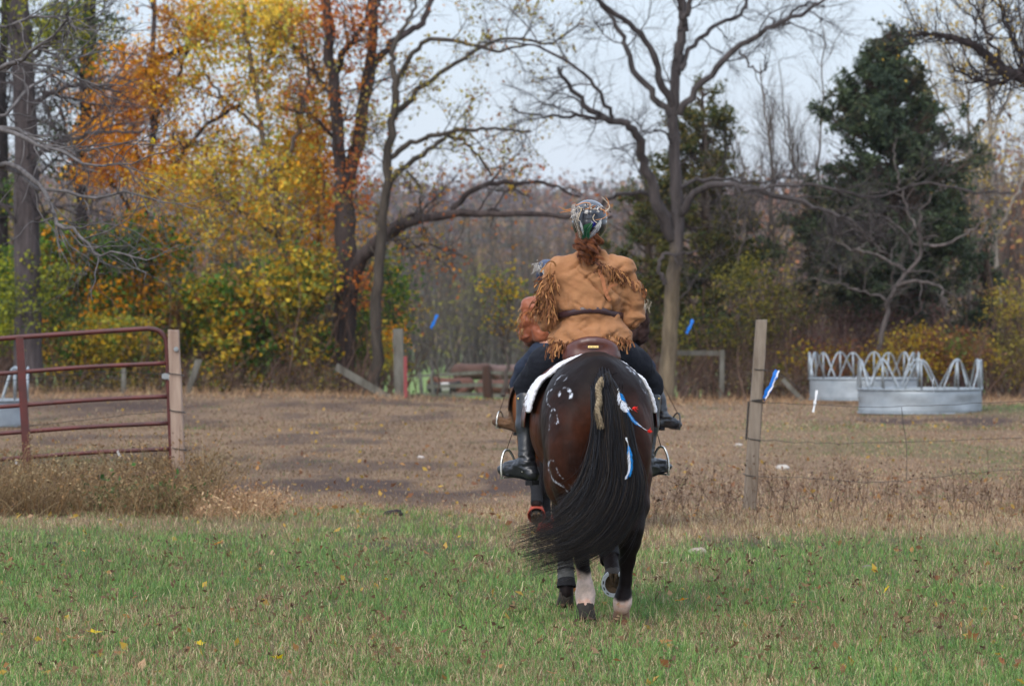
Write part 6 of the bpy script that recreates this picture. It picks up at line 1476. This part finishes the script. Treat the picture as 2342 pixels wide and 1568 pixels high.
def locks(r, n, K, nl=26):
    B0 = curls(r, nl, K); L = r.integers(0, nl, n); t = np.linspace(0, 1, K)[None]; ph = r.uniform(0, 6.3, nl)[L][:, None]; f = r.uniform(9, 16, nl)[L][:, None]; am = .013 * np.sin(t * 2.9 + .1)
    q = B0[L] + r.normal(0, .0045, (n, 1, 3)) + r.normal(0, .0006, (n, K, 3)); q[..., 0] += am * np.cos(t * f + ph); q[..., 1] += am * .6 * np.sin(t * f + ph) - .012; return q
hr = np.random.default_rng(8); P_ = locks(hr, 900, 20); R_ = np.full((900, 20), .0017) * np.linspace(1, .5, 20); V, Q = tubes(P_, R_, 3)
cc = A([(.13, .042, .020), (.21, .075, .034), (.05, .018, .010), (.30, .12, .055)])[hr.integers(0, 4, 900)]; mb = MB(); mb.add(V, Q, None, np.repeat(cc, 60, 0)); ho = mb.build('hair', M_auburn, pr)
b = Solid(O1 + hcm + A([-.12, -.2, -.26]), O1 + hcm + A([.12, .08, .06]), .006); b.ball(O1 + hcm + A([-.006, -.05, -.06]), (.066, .060, .06), .02); b.ball(O1 + A([-.012, -.10, .66]), (.052, .036, .055), .03); b.ball(O1 + A([.005, -.12, .63]), (.038, .03, .035), .02)
V, Q, N = b.surf(); V += N * (n3(V, 40, 2) * .02)[:, None]; mesh('hair_mass', V - O1, Q, M_auburn, ho, col=np.repeat([(.13, .038, .016)], len(V), 0))
# feather and fur band on the helmet
YHm = YS - .13
def hp(px, py, d=0.0): return W(px, py, YHm - d)
orn = MB(); r = np.random.default_rng(12)
for k in range(26):   # twisted leather lace and fur round the crown
    t = k / 25; x = 1312 + 78 * t; y = 480 - 6 * math.sin(t * 3.1) + 2 * t; dd = .03 * math.sin(t * math.pi) - .0
    for q in range(3):
        a = hp(x + r.normal(0, 3.5), y + r.normal(0, 3.5), dd); dr = r.normal(0, 1, 3) * A([.010, .005, .008]); c = [(.45, .40, .36), (.20, .16, .14), (.34, .14, .06), (.60, .56, .52), (.04, .035, .035)][r.integers(0, 5)]
        V, Q = tubes(spline([a, a + dr * .5 + r.normal(0, .005, 3), a + dr], 6), np.linspace(.0045, .001, 6), 5); orn.add(V, Q, None, A(c))
for pts in ([(1318, 470), (1335, 464), (1350, 466), (1348, 476), (1338, 478)], [(1330, 474), (1326, 490), (1322, 502), (1327, 506)], [(1322, 472), (1330, 480), (1322, 492), (1318, 505)], [(1360, 490), (1356, 498), (1360, 506), (1366, 510)], [(1372, 478), (1382, 482), (1388, 492), (1378, 500), (1362, 503)], [(1386, 484), (1394, 474), (1390, 464), (1376, 450)], [(1390, 470), (1392, 462), (1386, 452)], [(1306, 478), (1292, 480), (1278, 472)], [(1306, 482), (1294, 484), (1280, 486)]):
    P_ = spline([hp(*p, .035) for p in pts], 16); V, Q = tubes(P_, np.full(16, .0032) * np.linspace(1, .6, 16), 5); orn.add(V, Q, None, A([(.55, .46, .36), (.50, .24, .12)][len(pts) % 2]))
for k in range(70):
    x, y = 1310 + abs(r.normal(0, 7)), 484 + r.normal(0, 8); a = hp(x, y, .01); d = r.normal(0, 1, 3) * A([.012, .006, .014]) + A([-.008, 0, -.012]); V, Q = tubes(np.stack([a, a + d * .6, a + d]), A([.003, .002, .0006]), 3); orn.add(V, Q, None, A([(.42, .38, .36), (.62, .58, .55)][k % 2]))
o_ = orn.build('fur_band', M_fringe, hm, base=pr.location)
bars = lambda t, s_: (.10, .08, .06) if int(t * 18) % 2 else (.32, .27, .22)
for pts, w, fn, nm in (([(1312, 490), (1318, 510), (1324, 530), (1328, 548)], .030, bars, 'barred_feather'), ([(1327, 506), (1331, 522), (1335, 538)], .018, lambda t, s_: (.55, .55, .58), 'grey_feather'), ([(1376, 500), (1368, 518), (1356, 534), (1344, 544)], .034, lambda t, s_: (.24, .24, .26) if t > .3 else (.6, .6, .6), 'grey_feather'),
                  ([(1356, 508), (1346, 520), (1342, 532), (1340, 546)], .062, lambda t, s_: (.012, .06, .03) if t > .25 else (.03, .10, .045), 'green_feather'), ([(1352, 506), (1358, 512), (1352, 520)], .02, lambda t, s_: (.01, .02, .22), 'blue_feather')):
    feather([hp(*p, .045 - .03 * i / 3) for i, p in enumerate(pts)], 0, w, fn, len(nm), 110, .8).build(nm, M_feather, hm, base=pr.location)
# stirrups of the black horse's saddle
for i in (0, 1):
    f_ = A(main_pose['foot'][i]); a_ = A(main_pose['ankle'][i]); fd = f_ - a_; fd[2] *= .5; fd /= np.linalg.norm(fd)
    stirrup(sad, None, Tr(f_ + fd * .0 - A([0, 0, .048])), fd, (0, -.05, 1), hang=Tr(A([(-.30, .28)[i], .33, .05])), h=.165, w=.064)
# reins
def reins(T, Th, P, root):
    mb = MB()
    for i, sx in ((0, -1), (1, 1)): tube1(mb, [Th((sx * .075, 2.42, 1.46)), Th((sx * .11, 1.9, 1.52)), T(A(P['wrist'][i]) + A([0, .06, -.01]))], .006, 5, 20)
    mb.build('reins', M_strap, root, col=False)
reins(Tr, T_, main_pose, hb)

# ------------------------------------------------------------------ the two riders ahead
def ridden(px, Y, s, label_h, label_s, P, colour, legs, bell, wraps, seat_z, padm=None, pony_tail=(.012, .010, .012), feet_m=None, steel=M_steel, dx=0.0, seed=1):
    X = (px - CX) / F * Y; O = A([X, Y, float(ground_h(X, Y))]); root = empty('horse', O, label_h, 'horse')
    horse(root, O, .014, legs, colour, s=s)
    T = lambda p: O + s * A(p[:3], float)
    for k, L in enumerate(legs):
        c = A(L[-1][:3]); p = A(L[-2][:3]); ax = (c - p) / np.linalg.norm(c - p); lifted = L[-1][2] > .15
        if lifted: axx, toe = (0, -.75, -.55), (0, .5, -.8)
        else: axx, toe = (0, .05, -1), (0, 1, 0)
        hoof(root, T(c), axx, toe, w=.055 * s, h=.08 * s, bell=bell if k in wraps else None)
        if k in wraps: wrap(root, [T(q[:3]) for q in L[-4:-1]], [q[3] * s + .010 for q in L[-4:-1]], M_black)
    def tl(r, n, K):
        t = np.linspace(0, 1, K)[None]; a = r.uniform(-1, 1, (n, 1)); L = r.uniform(.6, 1.05, (n, 1)); x = a * (.045 + .06 * np.sin(t * 2.4)) + r.normal(0, .01, (n, 1)) * t; y = -.10 - .14 * np.sin(np.clip(t * 2, 0, 1) * 1.57) + .12 * (1 - t) ** 3 + r.normal(0, .02, (n, 1)); z = 1.46 - L * t * 1.05
        return O + s * np.stack([x + 0 * z, y + 0 * z, z], -1)
    hair_strands(root, 'tail', tl, 500, 12, .0045 * s, [pony_tail], seed)
    def mn(r, n, K):
        t0 = r.random(n); p = np.stack([np.zeros(n), 1.35 + .72 * t0, 1.50 + .36 * t0], -1); t = np.linspace(0, 1, K)[None]
        return O + s * (p[:, None] + np.stack([.10 * np.sin(t * 2.2) * np.ones((n, 1)), r.normal(0, .02, (n, 1)) * t, .02 - .28 * t ** 1.4 * r.uniform(.7, 1.1, (n, 1))], -1))
    hair_strands(root, 'mane', mn, 250, 6, .005, [pony_tail], seed + 1); bridle(root, T, s)
    sd_, _ = saddle(O, s, label_s, M_strap, False)
    so = A([X + dx, Y + .80 * s, O[2] + seat_z]); r_, Tq, h_, j_, _ = rider(so, s * P.get('scale', 1), P, .011)
    ss = s * P.get('scale', 1)
    for i in (0, 1):
        f_ = A(P['foot'][i]); a_ = A(P['ankle'][i]); fd = f_ - a_; fd[2] *= .5; fd /= np.linalg.norm(fd)
        stirrup(sd_, None, Tq(f_ - A([0, 0, .048])), fd, (0, -.05, 1), hang=Tq(A([(-.30, .30)[i], .33, .03])), s=ss, m=steel)
    reins(Tq, T, P, root); return r_, Tq, h_, j_, ss
def bay(base, dark):
    def f(L, V, N):
        z = L[:, 2]; k = sst(.62, .78, z + n3(L, 6, 3) * .1)[:, None]; return A(dark) * (1 - k) + k * A(base) * (1 + n3(L, 4, 2)[:, None] * .5)
    return f
std = lambda hl, hr, fl, fr: [hl, hr, fl, fr]
def hind(x, y, z0, lift=False):
    if lift: return [(x * 1.3, .12, .84, .12), (x * 1.25, .05, .68, .085), (x * 1.1, -.02, .58, .062), (x, -.16, .42, .040), (x, -.24, .30, .043), (x, -.22, .24, .044)]
    return [(x * 1.3, .14, .84, .12), (x * 1.25, .08, .68, .088), (x * 1.1, y - .06, .52, .064), (x, y, .34, .040), (x, y + .01, .17, .044), (x, y + .04, .085, .047)]
def fore(x, y): return [(x * 1.2, 1.36, .95, .12), (x * 1.1, 1.36, .72, .075), (x, y, .50, .054), (x, y, .30, .038), (x, y - .01, .16, .043), (x, y + .02, .085, .045)]
M_rust = mat('rust_leather', base=C(152, 88, 60), base2=C(124, 68, 46), rough=.5, vscale=5, sheen=.1, bump=.4, bscale=30, bdist=.01)
M_dkbrown = mat('dark_brown_knit', base=C(56, 38, 34), base2=C(44, 30, 28), rough=1, vscale=20, bump=.4, bscale=60)
M_jeans = mat('dark_jeans', base=C(36, 44, 60), rough=.95, bump=.3, bscale=60)
M_suedeboot = mat('brown_suede_boot', base=C(104, 76, 52), base2=C(74, 54, 40), rough=.85, vscale=10)
M_helm2 = mat('grey_blue_helmet', base=C(50, 60, 84), rough=.35)
RUSTF = [(.30, .13, .06), (.22, .10, .05), (.26, .16, .09)]
pose2 = dict(label='person in rust leather fringed jacket riding ahead on the left', seed=15, head=(-.03, .03, .80), lean=-.005, scale=1.0,
    knee=[(-.295, .30, -.20), (.33, .30, -.19)], ankle=[(-.345, .18, -.56), (.385, .18, -.55)], foot=[(-.465, .25, -.56), (.49, .25, -.56)],
    elbow=[(-.215, .03, .25), (.215, .03, .25)], wrist=[(-.14, .28, .17), (.13, .28, .17)],
    jacket=dict(main=False, hem=-.10, waist=.25, hem_w=.225, waist_w=.175, chest_w=.20, belt=False, mat=M_rust, fr_cols=RUSTF,
      fringe=[([(-.24, -.03, .50), (-.26, -.03, .38), (-.26, -.02, .27)], 32, .08, .012, 1, .7), ([(.24, -.03, .50), (.28, -.03, .38), (.29, -.02, .27)], 30, .13, .012, 1, .8), ([(-.2, -.06, -.075), (0, -.18, -.075), (.2, -.06, -.075)], 90, .08, .012, 1, .6), ([(-.2, -.08, .48), (0, -.13, .46), (.2, -.08, .48)], 70, .10, .012, 1, .6)]),
    helmet=M_helm2, m_breech=M_jeans, m_boot=M_suedeboot)
L2 = [hind(-.14, 0, 0, True), hind(-.06, .02, 0), fore(-.11, 1.36), fore(.06, 1.40)]
r2 = ridden(1262, 35.7, .90, 'chestnut bay horse ahead on the left with orange hoof boots', 'brown saddle on the left horse ahead', pose2, bay((.17, .062, .026), (.018, .011, .010)), L2, M_orange, (0, 1, 3), 1.405, dx=-.005, seed=21)
pose3 = dict(pose2); pose3.update(label='person in dark brown jacket riding ahead on the right', seed=17, head=(-.03, .03, .77), m_boot=M_bleather, helmet=M_dkbrown, foot=[(-.53, .26, -.575), (.53, .26, -.575)], ankle=[(-.415, .18, -.52), (.43, .18, -.52)],
    jacket=dict(main=False, hem=.02, waist=.25, hem_w=.195, waist_w=.18, chest_w=.195, belt=False, mat=M_dkbrown, fr_cols=[(.05, .03, .025)], fringe=[]))
L3 = [hind(-.10, 0, 0), hind(.09, .04, 0), fore(-.09, 1.36), fore(.10, 1.36)]
r3 = ridden(1419, 36.8, .93, 'reddish bay horse ahead on the right mostly hidden by the black one', 'brown saddle on the right horse ahead', pose3, bay((.15, .050, .022), (.02, .012, .010)), L3, M_black, (), 1.40, seed=31, steel=M_bleather)
# grey fur on the left rider's helmet, pale feather behind the right rider
for (rr, px, py, Yv, n, cs) in ((r2, 1232, 608, 36.30, 60, [(.42, .40, .38), (.25, .22, .20), (.6, .58, .55)]), (r3, 1474, 694, 37.4, 60, [(.45, .40, .34), (.3, .26, .2)])):
    mb = MB(); r = np.random.default_rng(n)
    for k in range(n):
        a = W(px + r.normal(0, 6), py + r.normal(0, 7), Yv); d = r.normal(0, .02, 3) + A([-.012, 0, -.03]); V, Q = tubes(np.stack([a, a + d * .6, a + d]), A([.005, .004, .001]), 3); mb.add(V, Q, None, A(cs[k % len(cs)]))
    mb.build('fur_ornament', M_fringe, rr[2], base=rr[0].location)

# ------------------------------------------------------------------ animals resting and grazing beyond the plank fence
def beast(px, py, Y, s, col_, label, ang, lying=True):
    c = W(px, py, Y); c[2] = float(ground_h(c[0], c[1])); root = empty('cow', c, label, 'cow'); R = rot('z', ang); b = Solid(c + s * A([-1.3, -1.3, -.05]), c + s * A([1.3, 1.3, 1.4]), .035 * s)
    T = lambda *p: c + s * (R @ A(p, float)); zb = .38 if lying else .85
    b.cone(T(-.55, 0, zb), T(.45, 0, zb + .02), .30 * s, .30 * s, .08); b.ball(T(-.55, 0, zb + .02), .31 * s, .08); b.cone(T(.5, 0, zb + .1), T(.95, 0, zb + (.30 if lying else -.25)), .2 * s, .12 * s, .06); b.cone(T(.95, 0, zb + (.30 if lying else -.25)), T(1.15, 0, zb + (.12 if lying else -.5)), .12 * s, .07 * s, .04)
    for sx in (-1, 1):
        b.cone(T(.93, sx * .1, zb + (.36 if lying else -.18)), T(.9, sx * .22, zb + (.38 if lying else -.16)), .03 * s, .02 * s, .02)
        if lying: b.cone(T(.45, sx * .2, .15), T(.75, sx * .22, .07), .09 * s, .06 * s, .04); b.cone(T(-.5, sx * .28, .18), T(-.2, sx * .33, .08), .13 * s, .06 * s, .04)
        else: b.cone(T(.42, sx * .15, .7), T(.42, sx * .15, .03), .11 * s, .05 * s, .05); b.cone(T(-.6, sx * .15, .7), T(-.62, sx * .15, .03), .14 * s, .05 * s, .05)
    V, Q, N = b.surf(); L = (V - c) / s; cc = A(col_[0])[None] * np.ones((len(V), 1)) * (1 + n3(L, 3, 2)[:, None] * .5)
    if len(col_) > 1: k = (np.abs(L @ R[:, 0] - .1) < .22)[:, None]; cc = np.where(k, A(col_[1]), cc)
    mesh('body', V - c, Q, M_coat2, root, col=cc); mb = MB(); tube1(mb, [T(-.85, 0, zb + .15), T(-.92, .03, zb - .1), T(-.93, .05, max(zb - .4, .05))], (.03 * s, .02 * s, .03 * s), 6, col=col_[0]); mb.build('tail', M_coat2, root)
M_coat2 = mat('rough_coat', vcol=True, rough=.8)
beast(1012, 901, 152, .62, [(.02, .018, .018), (.5, .48, .45)], 'black and white belted calf lying behind the plank fence', .3)
beast(1040, 901, 154, .85, [(.09, .042, .030)], 'red brown cow lying at the left behind the plank fence', 2.9)
beast(1084, 906, 156, .95, [(.08, .045, .035)], 'dark brown cow standing behind the middle of the plank fence', .25, False)
beast(1132, 904, 153, .85, [(.09, .042, .030)], 'red cow lying just right of the dark fence stump', -.4)
beast(1152, 901, 160, .9, [(.12, .08, .07)], 'grey brown cow grazing at the right end of the plank fence', .5, False)
# ribbons fluttering in the trees
def ltx(px, py, Y, lb): ribbon_thing('ribbon', [(px + 6, py - 14), (px + 2, py - 2), (px - 3, py + 8), (px - 8, py + 17)], Y, .06, M_blue, lb)
ltx(1578, 745, 92, 'blue ribbon fluttering beside the bare tree trunk')
ltx(993, 733, 97, 'small blue ribbon in the grey woods right of the slender tree')

# ------------------------------------------------------------------ thin air haze over the whole valley
Mh = bpy.data.materials.new('air_haze'); Mh.use_nodes = True; n_, l_ = Mh.node_tree.nodes, Mh.node_tree.links; n_.clear()
vo = n_.new('ShaderNodeVolumePrincipled'); vo.inputs['Color'].default_value = (.90, .93, 1, 1); vo.inputs['Density'].default_value = .00009; vo.inputs['Anisotropy'].default_value = .2
l_.new(vo.outputs[0], n_.new('ShaderNodeOutputMaterial').inputs['Volume'])
mb = MB(); box(mb, (0, 1000, 45), (6400, 6200, 100)); hz = mb.build('haze', Mh, smooth=False, col=False); hz['kind'] = 'stuff'
scn.cycles.volume_bounces = 0
